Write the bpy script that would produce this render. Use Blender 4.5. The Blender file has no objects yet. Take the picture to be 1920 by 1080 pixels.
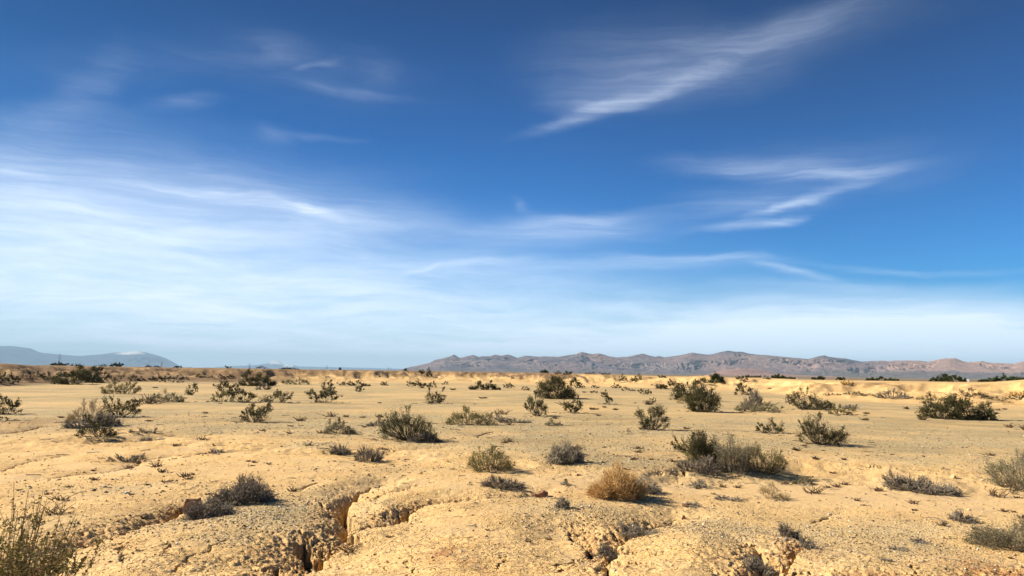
import bpy, math, random
import numpy as np

# ------------------------------------------------------------------ camera
F = 1400.0                      # focal length in pixels of the 1920 px wide picture
HC = 2.4                        # eye height above the gravel plain
PITCH, ROLL = math.radians(6.44), math.radians(0.84)
C = bpy.context.scene.collection
scn = bpy.context.scene
cam_data = bpy.data.cameras.new("camera")
cam = bpy.data.objects.new("camera", cam_data)
C.objects.link(cam)
cam_data.sensor_width = 36.0
cam_data.lens = F / 1920.0 * 36.0
cam_data.clip_start = 0.1
cam_data.clip_end = 250000.0
cp, sp_ = math.cos(math.pi / 2 + PITCH), math.sin(math.pi / 2 + PITCH)
RX = np.array([[1, 0, 0], [0, cp, -sp_], [0, sp_, cp]])
cr, sr = math.cos(ROLL), math.sin(ROLL)
RZ = np.array([[cr, -sr, 0], [sr, cr, 0], [0, 0, 1]])
RC = RX @ RZ
import mathutils
M4 = mathutils.Matrix([list(RC[0]) + [0], list(RC[1]) + [0], list(RC[2]) + [HC], [0, 0, 0, 1]])
cam.matrix_world = M4
scn.camera = cam

# ------------------------------------------------------------------ light and exposure
SUN_EL = math.radians(33.0)
SUN_FRONT = math.radians(13.0)          # sun stands to the west, a little ahead of the viewer
SUN_DIR = np.array([-math.cos(SUN_FRONT) * math.cos(SUN_EL), math.sin(SUN_FRONT) * math.cos(SUN_EL), math.sin(SUN_EL)])
sl = bpy.data.lights.new("sun", 'SUN')
sl.energy = 4.9
sl.angle = math.radians(0.5)
sl.color = (1.0, 0.90, 0.74)
so = bpy.data.objects.new("sun", sl)
C.objects.link(so)
so.rotation_euler = mathutils.Vector(SUN_DIR).to_track_quat('Z', 'Y').to_euler()
scn.view_settings.view_transform = 'Standard'
scn.view_settings.look = 'None'
scn.view_settings.exposure = 0.96
scn.view_settings.gamma = 1.0
scn.cycles.use_denoising = True
scn.cycles.max_bounces = 6
scn.cycles.diffuse_bounces = 1
scn.cycles.volume_bounces = 0
scn.cycles.transparent_max_bounces = 8
scn.cycles.sample_clamp_indirect = 6.0
SKY_STRENGTH = 0.075

def ray(px, py):
    v = np.stack([np.asarray(px, float) - 960.0, 540.0 - np.asarray(py, float), np.full(np.shape(px), -F)], -1)
    w = v @ RC.T
    return w / np.linalg.norm(w, axis=-1, keepdims=True)

# ------------------------------------------------------------------ node helpers
class NT:
    def __init__(s, tree):
        s.t = tree; s.n = tree.nodes; s.l = tree.links
    def new(s, typ, **kw):
        n = s.n.new(typ)
        for k, v in kw.items():
            setattr(n, k, v)
        return n
    def put(s, sock, v):
        if v is None: return
        if hasattr(v, 'is_linked') or isinstance(v, bpy.types.NodeSocket):
            s.l.new(v, sock)
        else:
            sock.default_value = v
    def math(s, op, a, b=None, c=None, clamp=False):
        n = s.new('ShaderNodeMath', operation=op, use_clamp=clamp)
        s.put(n.inputs[0], a); s.put(n.inputs[1], b); s.put(n.inputs[2], c)
        return n.outputs[0]
    def noise(s, vec, scale, detail=4, rough=0.55, dist=0.0, typ='FBM'):
        n = s.new('ShaderNodeTexNoise')
        s.put(n.inputs['Vector'], vec)
        n.inputs['Scale'].default_value = scale; n.inputs['Detail'].default_value = detail
        n.inputs['Roughness'].default_value = rough; n.inputs['Distortion'].default_value = dist
        return n.outputs['Fac']
    def mapr(s, v, a, b, c=0.0, d=1.0, smooth=False):
        n = s.new('ShaderNodeMapRange')
        if smooth: n.interpolation_type = 'SMOOTHSTEP'
        s.put(n.inputs[0], v)
        for i, q in enumerate((a, b, c, d)): s.put(n.inputs[1 + i], q)
        return n.outputs[0]
    def mix(s, f, a, b, mode='MIX'):
        n = s.new('ShaderNodeMix', data_type='RGBA', blend_type=mode)
        s.put(n.inputs[0], f)
        for k, v in ((6, a), (7, b)):
            if isinstance(v, tuple) and len(v) == 3: v = v + (1.0,)
            s.put(n.inputs[k], v)
        return n.outputs[2]

# ------------------------------------------------------------------ sky: physical sky with cirrus in azimuth and elevation
world = bpy.data.worlds.new("World")
scn.world = world
world.use_nodes = True
W = NT(world.node_tree)
W.n.clear()
sky = W.new('ShaderNodeTexSky', sky_type='NISHITA')
sky.sun_disc = False
sky.sun_elevation = SUN_EL
sky.sun_rotation = math.atan2(SUN_DIR[0], SUN_DIR[1])
sky.altitude = 60.0
sky.air_density = 1.0
sky.dust_density = 0.6
sky.ozone_density = 3.0
tc = W.new('ShaderNodeTexCoord')
sx = W.new('ShaderNodeSeparateXYZ')
W.l.new(tc.outputs['Generated'], sx.inputs[0])
az = W.math('ARCTAN2', sx.outputs[0], sx.outputs[1])
el = W.math('ARCSINE', sx.outputs[2])
cb = W.new('ShaderNodeCombineXYZ')
W.l.new(az, cb.inputs[0]); W.l.new(el, cb.inputs[1])
ae = cb.outputs[0]
def warp(vec, scale, amp, sxyz=(1, 1, 1)):
    mp = W.new('ShaderNodeMapping'); W.l.new(vec, mp.inputs[0]); mp.inputs['Scale'].default_value = sxyz
    n = W.new('ShaderNodeTexNoise'); W.l.new(mp.outputs[0], n.inputs['Vector'])
    n.inputs['Scale'].default_value = scale; n.inputs['Detail'].default_value = 5
    a = W.new('ShaderNodeVectorMath', operation='SUBTRACT'); W.l.new(n.outputs['Color'], a.inputs[0]); a.inputs[1].default_value = (0.5, 0.5, 0.5)
    b = W.new('ShaderNodeVectorMath', operation='MULTIPLY'); W.l.new(a.outputs[0], b.inputs[0]); b.inputs[1].default_value = amp
    c = W.new('ShaderNodeVectorMath', operation='ADD'); W.l.new(vec, c.inputs[0]); W.l.new(b.outputs[0], c.inputs[1])
    return c.outputs[0]
aew = warp(ae, 4.0, (0.15, 0.05, 0.0), (1, 2.0, 1))
aew2 = warp(aew, 14.0, (0.05, 0.011, 0.0), (1, 2.6, 1))
def azel(px, py):
    d = ray(px, py)
    return math.atan2(d[0], d[1]), math.asin(d[2])
def streak(px, py, L, Wd, ang, a, vec=None, soft=0.0):
    """one feathered cirrus band: centre, half length and half width, tilt, density"""
    c = azel(px, py)
    e = azel(px + L * math.cos(math.radians(ang)), py - L * math.sin(math.radians(ang)))
    lx, ly = e[0] - c[0], e[1] - c[1]
    mp = W.new('ShaderNodeMapping', vector_type='TEXTURE')
    W.l.new(vec or aew2, mp.inputs[0])
    mp.inputs['Location'].default_value = (c[0], c[1], 0)
    mp.inputs['Rotation'].default_value = (0, 0, math.atan2(ly, lx))
    mp.inputs['Scale'].default_value = (math.hypot(lx, ly), Wd / F, 1)
    ln = W.new('ShaderNodeVectorMath', operation='LENGTH')
    W.l.new(mp.outputs[0], ln.inputs[0])
    q = W.mapr(ln.outputs['Value'], 1.25, soft * .5, 0.0, 1.0, True)
    return W.math('MULTIPLY', W.math('POWER', q, 1.5), a)
def total(lst):
    s = lst[0]
    for q in lst[1:]: s = W.math('ADD', s, q)
    return s
def fibre(rot, sc, lo, hi, src=None):
    mp = W.new('ShaderNodeMapping'); W.l.new(src or aew, mp.inputs[0])
    mp.inputs['Rotation'].default_value = (0, 0, math.radians(-rot))
    mp.inputs['Scale'].default_value = sc
    n = W.noise(mp.outputs[0], 1.0, 7, 0.62, 0.6)
    mp2 = W.new('ShaderNodeMapping'); W.l.new(src or aew2, mp2.inputs[0])
    mp2.inputs['Rotation'].default_value = (0, 0, math.radians(-rot))
    mp2.inputs['Scale'].default_value = (sc[0] * 2.4, sc[1] * 4.5, 1)
    nf_ = W.noise(mp2.outputs[0], 1.0, 6, 0.7, 0.3)
    return W.math('MULTIPLY', W.mapr(n, 0.30, 0.70, lo, hi), W.mapr(nf_, .3, .7, .72, 1.28))
upper = total([
    streak(1115, 208, 190, 20, 22.5, .28), streak(60, 400, 760, 190, 0, .20), streak(1260, 152, 300, 26, 20, .16), streak(1350, 112, 440, 75, 17, .16, soft=.1),
    streak(1150, 105, 260, 80, 10, .09), streak(1520, 40, 280, 36, 22, .11), streak(1130, 165, 170, 40, 14, .08)])
rightmid = total([
    streak(1440, 312, 270, 30, 0, .26), streak(1590, 316, 190, 14, 8, .22), streak(1500, 372, 215, 14, 19, .32),
    streak(1450, 418, 95, 14, 12, .32), streak(1360, 428, 130, 14, 4, .30), streak(1400, 375, 260, 45, 8, .16),
    streak(1050, 432, 260, 40, 3, .30), streak(1120, 405, 150, 16, 8, .22), streak(1300, 488, 260, 13, -2, .20),
    streak(1470, 514, 120, 11, -8, .34), streak(1720, 508, 320, 9, -1, .14), streak(1600, 540, 400, 18, 0, .16), streak(995, 388, 40, 12, -25, .10),
    streak(1150, 500, 400, 24, 2, .18), streak(1600, 300, 300, 60, 0, .08), streak(1850, 585, 180, 30, 10, .22)])
leftup = total([
    streak(40, 335, 210, 75, 4, .30, soft=.1), streak(30, 250, 260, 60, 12, .14), streak(150, 160, 170, 50, 48, .10),
    streak(515, 88, 90, 34, -10, .10), streak(600, 118, 60, 12, 22, .13), streak(660, 168, 180, 16, -5, .13), streak(700, 120, 60, 40, -40, .06), streak(600, 130, 300, 80, -8, .05),
    streak(530, 250, 60, 22, -5, .12), streak(625, 255, 80, 11, -7, .12), streak(350, 192, 110, 22, 5, .13), streak(250, 110, 400, 60, 3, .05),
    streak(230, 320, 440, 100, 0, .16)])
leftmid = total([
    streak(420, 372, 210, 20, -6, .34), streak(560, 393, 110, 15, -13, .26), streak(640, 400, 260, 50, 0, .22), streak(150, 400, 260, 40, -3, .22),
    streak(330, 345, 500, 60, 0, .16), streak(785, 514, 45, 8, 25, .24), streak(900, 495, 180, 14, 6, .20)])
veil = total([
    streak(250, 530, 1150, 190, 0, .47, aew, .15), streak(700, 600, 1400, 130, 0, .42, aew, .1), streak(300, 440, 700, 70, 2, .22, aew),
    streak(1550, 650, 1300, 100, 0, .84, aew, .3), streak(500, 670, 1300, 70, 0, .3, aew, .2), streak(1750, 600, 700, 65, 0, .32, aew), streak(960, 695, 2400, 55, 0, .9, ae, .3)])
dens = total([
    W.math('MULTIPLY', upper, fibre(20, (4, 42, 1), .36, 1.0)),
    W.math('MULTIPLY', rightmid, fibre(8, (4, 60, 1), .36, 1.15)),
    W.math('MULTIPLY', leftup, fibre(8, (6, 40, 1), .20, .80)),
    W.math('MULTIPLY', leftmid, fibre(-8, (5, 60, 1), .30, 1.15)),
    W.math('MULTIPLY', veil, W.math('MULTIPLY', fibre(3, (2.2, 11, 1), .86, 1.14, aew), W.mapr(fibre(6, (2.5, 30, 1), .8, 1.2, ae), .5, 1.5, .93, 1.07)))])
dens = W.math('MINIMUM', dens, 0.93)
# dry clear air: a deeper, more saturated blue than the standard atmosphere
n1_ = W.new('ShaderNodeVectorMath', operation='MULTIPLY'); W.l.new(sky.outputs[0], n1_.inputs[0]); n1_.inputs[1].default_value = (.25, .25, .25)
hs = W.new('ShaderNodeGamma'); hs.inputs['Gamma'].default_value = 1.5
W.l.new(n1_.outputs[0], hs.inputs['Color'])
n2_ = W.new('ShaderNodeVectorMath', operation='MULTIPLY'); W.l.new(hs.outputs[0], n2_.inputs[0]); n2_.inputs[1].default_value = (0.28, 2.14, 3.50)
CLOUD = (7.4, 8.3, 9.5)
pol = W.math('MULTIPLY', W.mapr(el, .14, .50, 1.0, .48), W.mapr(az, -.62, .05, .56, 1.0))
n3_ = W.new('ShaderNodeVectorMath', operation='SCALE'); W.l.new(n2_.outputs[0], n3_.inputs[0]); W.l.new(pol, n3_.inputs['Scale'])
cl = W.new('ShaderNodeRGB'); cl.outputs[0].default_value = CLOUD + (1.0,)
mixc = W.mix(dens, n3_.outputs[0], cl.outputs[0])
bg = W.new('ShaderNodeBackground')
W.l.new(mixc, bg.inputs[0]); bg.inputs[1].default_value = SKY_STRENGTH
wo = W.new('ShaderNodeOutputWorld'); W.l.new(bg.outputs[0], wo.inputs[0])

# ------------------------------------------------------------------ numpy noise
def _hash(ix, iy, seed):
    h = (ix.astype(np.int64) * 374761393 + iy.astype(np.int64) * 668265263 + seed * 974634777) & 0xFFFFFFFF
    h = ((h ^ (h >> 13)) * 1274126177) & 0xFFFFFFFF
    return (h ^ (h >> 16)) & 0xFFFFFFFF
def pnoise(x, y, seed=0):
    x = np.asarray(x, float); y = np.asarray(y, float)
    ix = np.floor(x); iy = np.floor(y); fx = x - ix; fy = y - iy
    ix = ix.astype(np.int64); iy = iy.astype(np.int64)
    def g(dx, dy):
        a = _hash(ix + dx, iy + dy, seed) * (2 * math.pi / 4294967296.0)
        return np.cos(a) * (fx - dx) + np.sin(a) * (fy - dy)
    u = fx * fx * fx * (fx * (fx * 6 - 15) + 10); v = fy * fy * fy * (fy * (fy * 6 - 15) + 10)
    a = g(0, 0); b = g(1, 0); c = g(0, 1); d = g(1, 1)
    return (a + u * (b - a) + v * (c - a) + u * v * (a - b - c + d)) * 1.5
def fbm(x, y, wl, octv=4, seed=0, gain=0.5):
    s = 0.0; amp = 1.0; tot = 0.0
    for o in range(octv):
        s = s + amp * pnoise(x / wl, y / wl, seed + o * 17); tot += amp
        wl *= 0.5; amp *= gain
    return s / tot
def ridged(x, y, wl, octv=4, seed=0, gain=0.55):
    s = 0.0; amp = 1.0; tot = 0.0
    for o in range(octv):
        s = s + amp * (1 - 2 * np.abs(pnoise(x / wl, y / wl, seed + o * 13))); tot += amp
        wl *= 0.5; amp *= gain
    return s / tot
def ss(a, b, x):
    t = np.clip((x - a) / (b - a), 0, 1)
    return t * t * (3 - 2 * t)

# ------------------------------------------------------------------ terrain
def pl(s): return np.array([[float(v) for v in p.split(':')] for p in s.split()])
def y_hor(px): return 684.0 + 0.0146 * px
BASE = pl("-400:716 0:716 130:712 250:712 400:713 480:715 560:713 700:714 840:714 960:716 1060:720 1200:723 1300:725 1440:731 1500:737 1600:742 1700:745 1800:749 1920:752 2300:756")
TOP = pl("-400:681 0:681 30:682 60:685 100:685 200:687 350:690 480:691 600:693 700:694 960:698 1060:700 1150:703 1240:706 1290:707 1330:704 1365:709 1420:709 1500:713 1700:716 1830:717 1862:716 1900:713 1920:711 2300:712")
BANK = pl("-300:790 0:793 80:800 160:802 300:806 400:816 500:824 620:838 750:834 900:850 1000:866 1100:872 1200:878 1270:862 1400:858 1500:850 1700:858 1880:858 2200:860")
def base_r(px):
    return HC * F / np.maximum(np.interp(px, BASE[:, 0], BASE[:, 1]) - y_hor(px), 3.0)
def bank_r(px):
    return HC * F / (np.interp(px, BANK[:, 0], BANK[:, 1]) - y_hor(px))
RIGHT = lambda px: ss(950, 1350, px)

def macro(x, y):
    r = np.hypot(x, y) + 1e-6
    a = np.clip(np.arctan2(x, np.maximum(y, 1e-3)), -0.9, 0.9)
    px = np.clip(960 + F * np.tan(a), -600, 2600)
    z = 0.10 * fbm(x, y, 11.0, 2, 3) * ss(3, 10, r) + 0.16 * fbm(x, y, 34.0, 2, 5) * ss(30, 60, r) * (1 - ss(500, 2500, r))
    # clay mounds of the foreground
    z = z + 0.15 * fbm(x, y, 3.4, 2, 9) * (1 - ss(13, 19, r))
    # low bank where the gravel terrace ends
    e = bank_r(px) + 1.5 * fbm(x, y, 3.2, 3, 21)
    drop = 0.10 + 0.20 * RIGHT(px)
    z = z - drop * (1 - ss(-1.6, 0.5, r - e)) * ss(10.5, 16, r)
    # badlands bank closing the plain
    rb = base_r(px); 
    tw = (rb * 0.30)
    t = (r - rb) / tw
    w1 = fbm(x, y, 22.0, 2, 31); w2 = ridged(x, y, 8.0, 3, 37)
    t2 = t + 0.55 * w1 + 0.52 * w2 - 0.16
    rt = rb * 1.22
    zt = HC - (np.interp(px, TOP[:, 0], TOP[:, 1]) - y_hor(px)) * rt / F
    zt = zt - np.maximum(0, 0.0)
    S = ss(0.05, 0.95, t2) 
    body = zt * (0.96 * S + 0.04 * ss(0.7, 2.0, t))
    # isolated low mounds in front
    mnd = np.maximum(0, ridged(x, y, 13.0, 2, 41) - 0.15) * 1.25 * ss(-0.35, 0.05, t) * (1 - ss(0.5, 1.0, t))
    body = np.maximum(body, mnd * zt * 0.45)
    far = ss(2.2, 5.0, t)
    body = body * (1 - far) + far * np.minimum(zt, 1.0 + 0.9 * (1 - RIGHT(px)))
    gate = ss(-0.8, -0.2, t)
    return z * (1 - ss(0.2, 1.0, t) * 0.8) + body * gate

def hit(px, py):
    """ground point seen at a picture point (terrain without its cracks)"""
    px = np.atleast_1d(np.asarray(px, float)); py = np.atleast_1d(np.asarray(py, float))
    d = ray(px, py)
    t = np.geomspace(4, 900, 1400)[None, :]
    X = d[:, 0:1] * t; Y = d[:, 1:2] * t; Z = HC + d[:, 2:3] * t
    below = Z < macro(X, Y)
    i = np.where(below.any(1), below.argmax(1), 0)
    k = np.arange(len(px))
    i0 = np.maximum(i - 1, 0)
    f = Z[k, i0] - macro(X[k, i0], Y[k, i0]); g = Z[k, i] - macro(X[k, i], Y[k, i])
    u = np.where(i > 0, f / np.where(np.abs(f - g) < 1e-9, 1, f - g), 0)
    P = np.stack([X[k, i0] + u * (X[k, i] - X[k, i0]), Y[k, i0] + u * (Y[k, i] - Y[k, i0])], -1)
    return P, below.any(1)

# cracks: px, py, half width, width of the crumbling side (on the left of travel), depth ; shoulder, rough
GUL = [
 # long gully on the left
 (0.10, "0:1082:.16:.75:.40 62:1068:.16:.70:.40 88:1046:.12:.75:.34 122:1022:.16:.75:.48 152:1006:.13:.65:.44 200:991:.07:.55:.28 262:976:.07:.5:.26 306:964:.10:.5:.34 330:952:.13:.4:.40 352:940:.10:.3:.22"),
 # main crack rising from the hole
 (0.14, "596:1040:.14:.8:.55 614:1014:.08:.9:.38 636:1001:.12:1.0:.34 672:986:.08:.8:.42 648:977:.14:.6:.55 664:957:.15:.6:.65 640:940:.12:.45:.60 662:925:.11:.45:.45 674:912:.05:.2:.2 696:904:.035:.12:.14 724:895:.02:.06:.07"),
 (0.05, "600:1042:.12:.3:.6 588:1020:.13:.3:.6 566:1000:.09:.35:.4"),
 (0.04, "534:1020:.04:.2:.14 545:1036:.05:.2:.2 575:1042:.06:.2:.2"),
 (0.08, "575:1100:.12:.2:.35 548:1074:.10:.22:.35 530:1060:.09:.22:.3 512:1050:.06:.2:.2 470:1052:.03:.1:.1"),
 # branch to the right with its own hole
 (0.10, "690:976:.04:.35:.18 735:966:.08:.5:.30 757:958:.14:.5:.48 768:944:.15:.4:.52 790:936:.07:.35:.26 830:931:.05:.32:.18 900:926:.03:.25:.12 960:921:.02:.2:.08 1010:920:.02:.1:.05"),
 (0.04, "700:926:.02:.3:.10 735:917:.02:.25:.10 790:906:.015:.15:.06"),
 (0.03, "560:914:.05:.15:.14 575:908:.05:.12:.14 592:902:.02:.06:.07"),
 # V shaped hollow with dead brush
 (0.14, "1070:985:.05:.7:.22 1095:1004:.08:.8:.34 1110:1020:.12:.8:.45 1130:1030:.13:.8:.5 1152:1012:.10:.7:.42 1172:992:.10:.6:.38 1202:978:.12:.5:.42 1240:967:.10:.35:.30 1262:962:.03:.2:.1"),
 (0.07, "1185:1095:.09:.3:.35 1170:1074:.10:.3:.35 1147:1054:.06:.3:.25 1132:1034:.07:.3:.25"),
 (0.12, "1436:1095:.14:.5:.5 1454:1062:.14:.5:.6 1449:1040:.12:.45:.5 1430:1018:.07:.35:.25 1398:998:.04:.25:.14"),
 (0.08, "1454:1048:.07:.5:.28 1490:1024:.06:.45:.24 1525:1004:.04:.35:.14"),
 (0.03, "1522:976:.05:.12:.15 1552:967:.04:.1:.14"),
 (0.03, "1540:968:.02:.1:.06 1580:960:.015:.1:.04"),
 (0.05, "1530:1090:.04:.35:.2 1600:1074:.04:.35:.2 1685:1078:.04:.3:.2"),
 (0.05, "1792:1090:.04:.35:.25 1862:1070:.05:.35:.25 1960:1072:.05:.3:.25"),
 (0.02, "1700:1048:.015:.05:.06 1712:1062:.02:.05:.08 1718:1085:.02:.05:.08"),
 (0.02, "770:1035:.015:.04:.05 762:1050:.02:.05:.08 766:1078:.02:.05:.08"),
 (0.02, "716:1030:.01:.04:.04 712:1050:.015:.05:.06 722:1066:.01:.05:.05"),
 (0.02, "940:1032:.015:.04:.05 938:1062:.015:.04:.06"),
 (0.02, "290:1040:.015:.05:.05 318:1012:.02:.06:.07"),
 (0.02, "330:1072:.015:.05:.05 380:1035:.02:.06:.07 420:1008:.015:.06:.05"),
 (0.06, "640:1000:.05:.3:.22 600:1006:.03:.2:.15 560:985:.03:.2:.12 500:990:.02:.15:.08"),
 (0.06, "664:957:.06:.3:.25 620:948:.03:.25:.14 596:930:.03:.2:.1"),
 (0.05, "200:991:.05:.3:.2 230:1010:.03:.2:.12 226:1040:.02:.15:.08"),
 (0.05, "1110:1020:.05:.3:.22 1070:1034:.03:.2:.14 1040:1060:.02:.15:.1"),
 (0.05, "1454:1062:.06:.3:.22 1500:1056:.03:.2:.14 1540:1064:.02:.15:.1"),
 (0.05, "1150:1012:.05:.3:.2 1190:1020:.03:.2:.12 1240:1030:.02:.15:.08"),
 # thin lines further out
 (0.05, "92:893:.03:.15:.08 140:886:.05:.15:.12 200:881:.03:.3:.08 250:872:.05:.4:.13 272:858:.06:.5:.16 340:850:.03:.4:.1 420:844:.03:.3:.08"),
 (0.04, "0:880:.03:.2:.08 60:862:.03:.2:.08 130:850:.02:.2:.06"),
 (0.08, "-40:812:.2:.5:.22 20:808:.12:.5:.22 50:802:.1:.5:.2 80:796:.06:.4:.12"),
 (0.08, "180:826:.05:.5:.14 280:818:.05:.6:.16 330:812:.04:.5:.12 420:822:.04:.5:.12"),
 (0.05, "700:838:.04:.4:.1 745:842:.04:.4:.12 820:838:.03:.4:.1"),
 (0.05, "895:815:.06:.2:.16 925:808:.04:.2:.12"),
 (0.05, "1240:884:.05:.5:.14 1310:878:.05:.5:.16 1420:884:.04:.5:.12"),
 (0.05, "1600:868:.04:.5:.12 1680:872:.05:.5:.16 1780:880:.04:.6:.14 1860:886:.04:.5:.12"),
]
GW = []
for sh, s in GUL:
    p = np.array([[float(v) for v in q.split(':')] for q in s.split()])
    xy, ok = hit(p[:, 0], p[:, 1])
    GW.append((sh, xy, p[:, 2:]))

def cracks(x, y):
    dz = np.zeros_like(x); rough = np.zeros_like(x)
    r = np.hypot(x, y)
    near = (r < 42) & (r > 4)
    idx = np.nonzero(near)[0]
    if len(idx) == 0: return dz, rough
    X = x[idx]; Y = y[idx]
    wx = X + 0.22 * fbm(X, Y, 0.7, 4, 51, .68) + 0.03 * pnoise(X / .09, Y / .09, 55)
    wy = Y + 0.26 * fbm(X, Y, 0.7, 4, 52, .68) + 0.04 * pnoise(X / .09, Y / .09, 56)
    D = np.zeros(len(idx)); R = np.zeros(len(idx))
    for sh, P, prm in GW:
        m = (wx > P[:, 0].min() - 2.2) & (wx < P[:, 0].max() + 2.2) & (wy > P[:, 1].min() - 2.2) & (wy < P[:, 1].max() + 2.2)
        k = np.nonzero(m)[0]
        if len(k) == 0: continue
        qx = wx[k]; qy = wy[k]
        best = np.full(len(k), 1e9); side = np.zeros(len(k)); par = np.zeros((len(k), 3))
        for i in range(len(P) - 1):
            ax, ay = P[i]; bx, by = P[i + 1]
            ex, ey = bx - ax, by - ay; L2 = ex * ex + ey * ey + 1e-9
            t = np.clip(((qx - ax) * ex + (qy - ay) * ey) / L2, 0, 1)
            dx = qx - ax - t * ex; dy = qy - ay - t * ey
            dd = np.hypot(dx, dy)
            b = dd < best
            best = np.where(b, dd, best)
            side = np.where(b, ex * (qy - ay) - ey * (qx - ax), side)
            pr = prm[i][None, :] * (1 - t)[:, None] + prm[i + 1][None, :] * t[:, None]
            par = np.where(b[:, None], pr, par)
        w, wf, dep = par[:, 0], par[:, 1], par[:, 2]
        w = w * .62 * np.clip(1 + 1.1 * fbm(qx, qy, .38, 3, 57), .3, 2)
        core = 1 - ss(0.55, 1.15, best / w)
        # the crumbling side falls in lumps towards the crack
        lf = (side > 0)
        slope = np.where(lf, np.clip(1 - best / wf, 0, 1) ** 1.7, 0)
        should = np.exp(-(best / (0.45 + wf * .55)) ** 2)
        lip = np.where(~lf, np.exp(-(best / (w * 1.3)) ** 2), 0)
        d = -(dep * (2.0 * core) + dep * 0.40 * slope + sh * 1.25 * should + dep * 0.12 * lip)
        D[k] = np.minimum(D[k], d)
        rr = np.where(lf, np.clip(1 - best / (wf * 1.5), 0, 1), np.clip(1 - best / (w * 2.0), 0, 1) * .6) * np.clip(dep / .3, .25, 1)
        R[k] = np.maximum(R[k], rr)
    dz[idx] = D; rough[idx] = R
    return dz, rough

def eblob(x, y, cx, cy, rx, ry, _c={}):
    """soft ground patch round a ground point, radii in metres"""
    return np.exp(-(((x - cx) / rx) ** 2 + ((y - cy) / ry) ** 2))
def patchlist(rows):
    out = []
    for px, py, hw, hh, a in rows:
        P, ok = hit([px, px, px], [py, py - hh, py + hh])
        d = math.hypot(*P[0])
        out.append((P[0][0], P[0][1], hw * d / F, max(abs(P[1][1] - P[2][1]) / 2, .2), a))
    return out
GREY = patchlist([(500, 960, 160, 40, 1.0), (420, 1000, 80, 20, .8), (600, 935, 60, 25, .7), (1130, 960, 130, 18, .9), (1330, 985, 170, 25, .9), (1450, 1000, 110, 30, .7),
                  (1620, 1010, 200, 35, .8), (1850, 1000, 150, 30, .7), (200, 915, 150, 14, .4), (1180, 860, 200, 14, .7), (760, 880, 150, 10, .4), (1000, 930, 90, 14, .5), (1250, 940, 60, 12, .4)])
RED = patchlist([(830, 1035, 34, 14, 1.0), (870, 1050, 26, 10, .7), (1870, 1062, 60, 14, 1.0), (1640, 1076, 70, 10, .9), (50, 790, 60, 8, .9), (170, 790, 80, 9, .5), (900, 1062, 15, 10, .5),
                 (560, 1078, 60, 10, .5), (1490, 1010, 45, 12, .6), (1340, 1045, 22, 6, .5), (1520, 848, 14, 3, .7), (1500, 1080, 40, 10, .6), (1010, 923, 60, 5, .5)])
SAND = patchlist([(1100, 905, 230, 22, .9), (1500, 920, 230, 30, 1.0), (1700, 930, 200, 40, 1.0), (1250, 915, 200, 22, .9), (400, 880, 230, 12, .5), (1900, 950, 100, 20, .6), (760, 905, 160, 10, .4)])
def blobsum(x, y, L):
    s = np.zeros_like(x)
    for b in L:
        k = (np.abs(x - b[0]) < 2.6 * b[2]) & (np.abs(y - b[1]) < 2.6 * b[3])
        s[k] = np.maximum(s[k], b[4] * eblob(x[k], y[k], *b[:4]))
    return s

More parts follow.
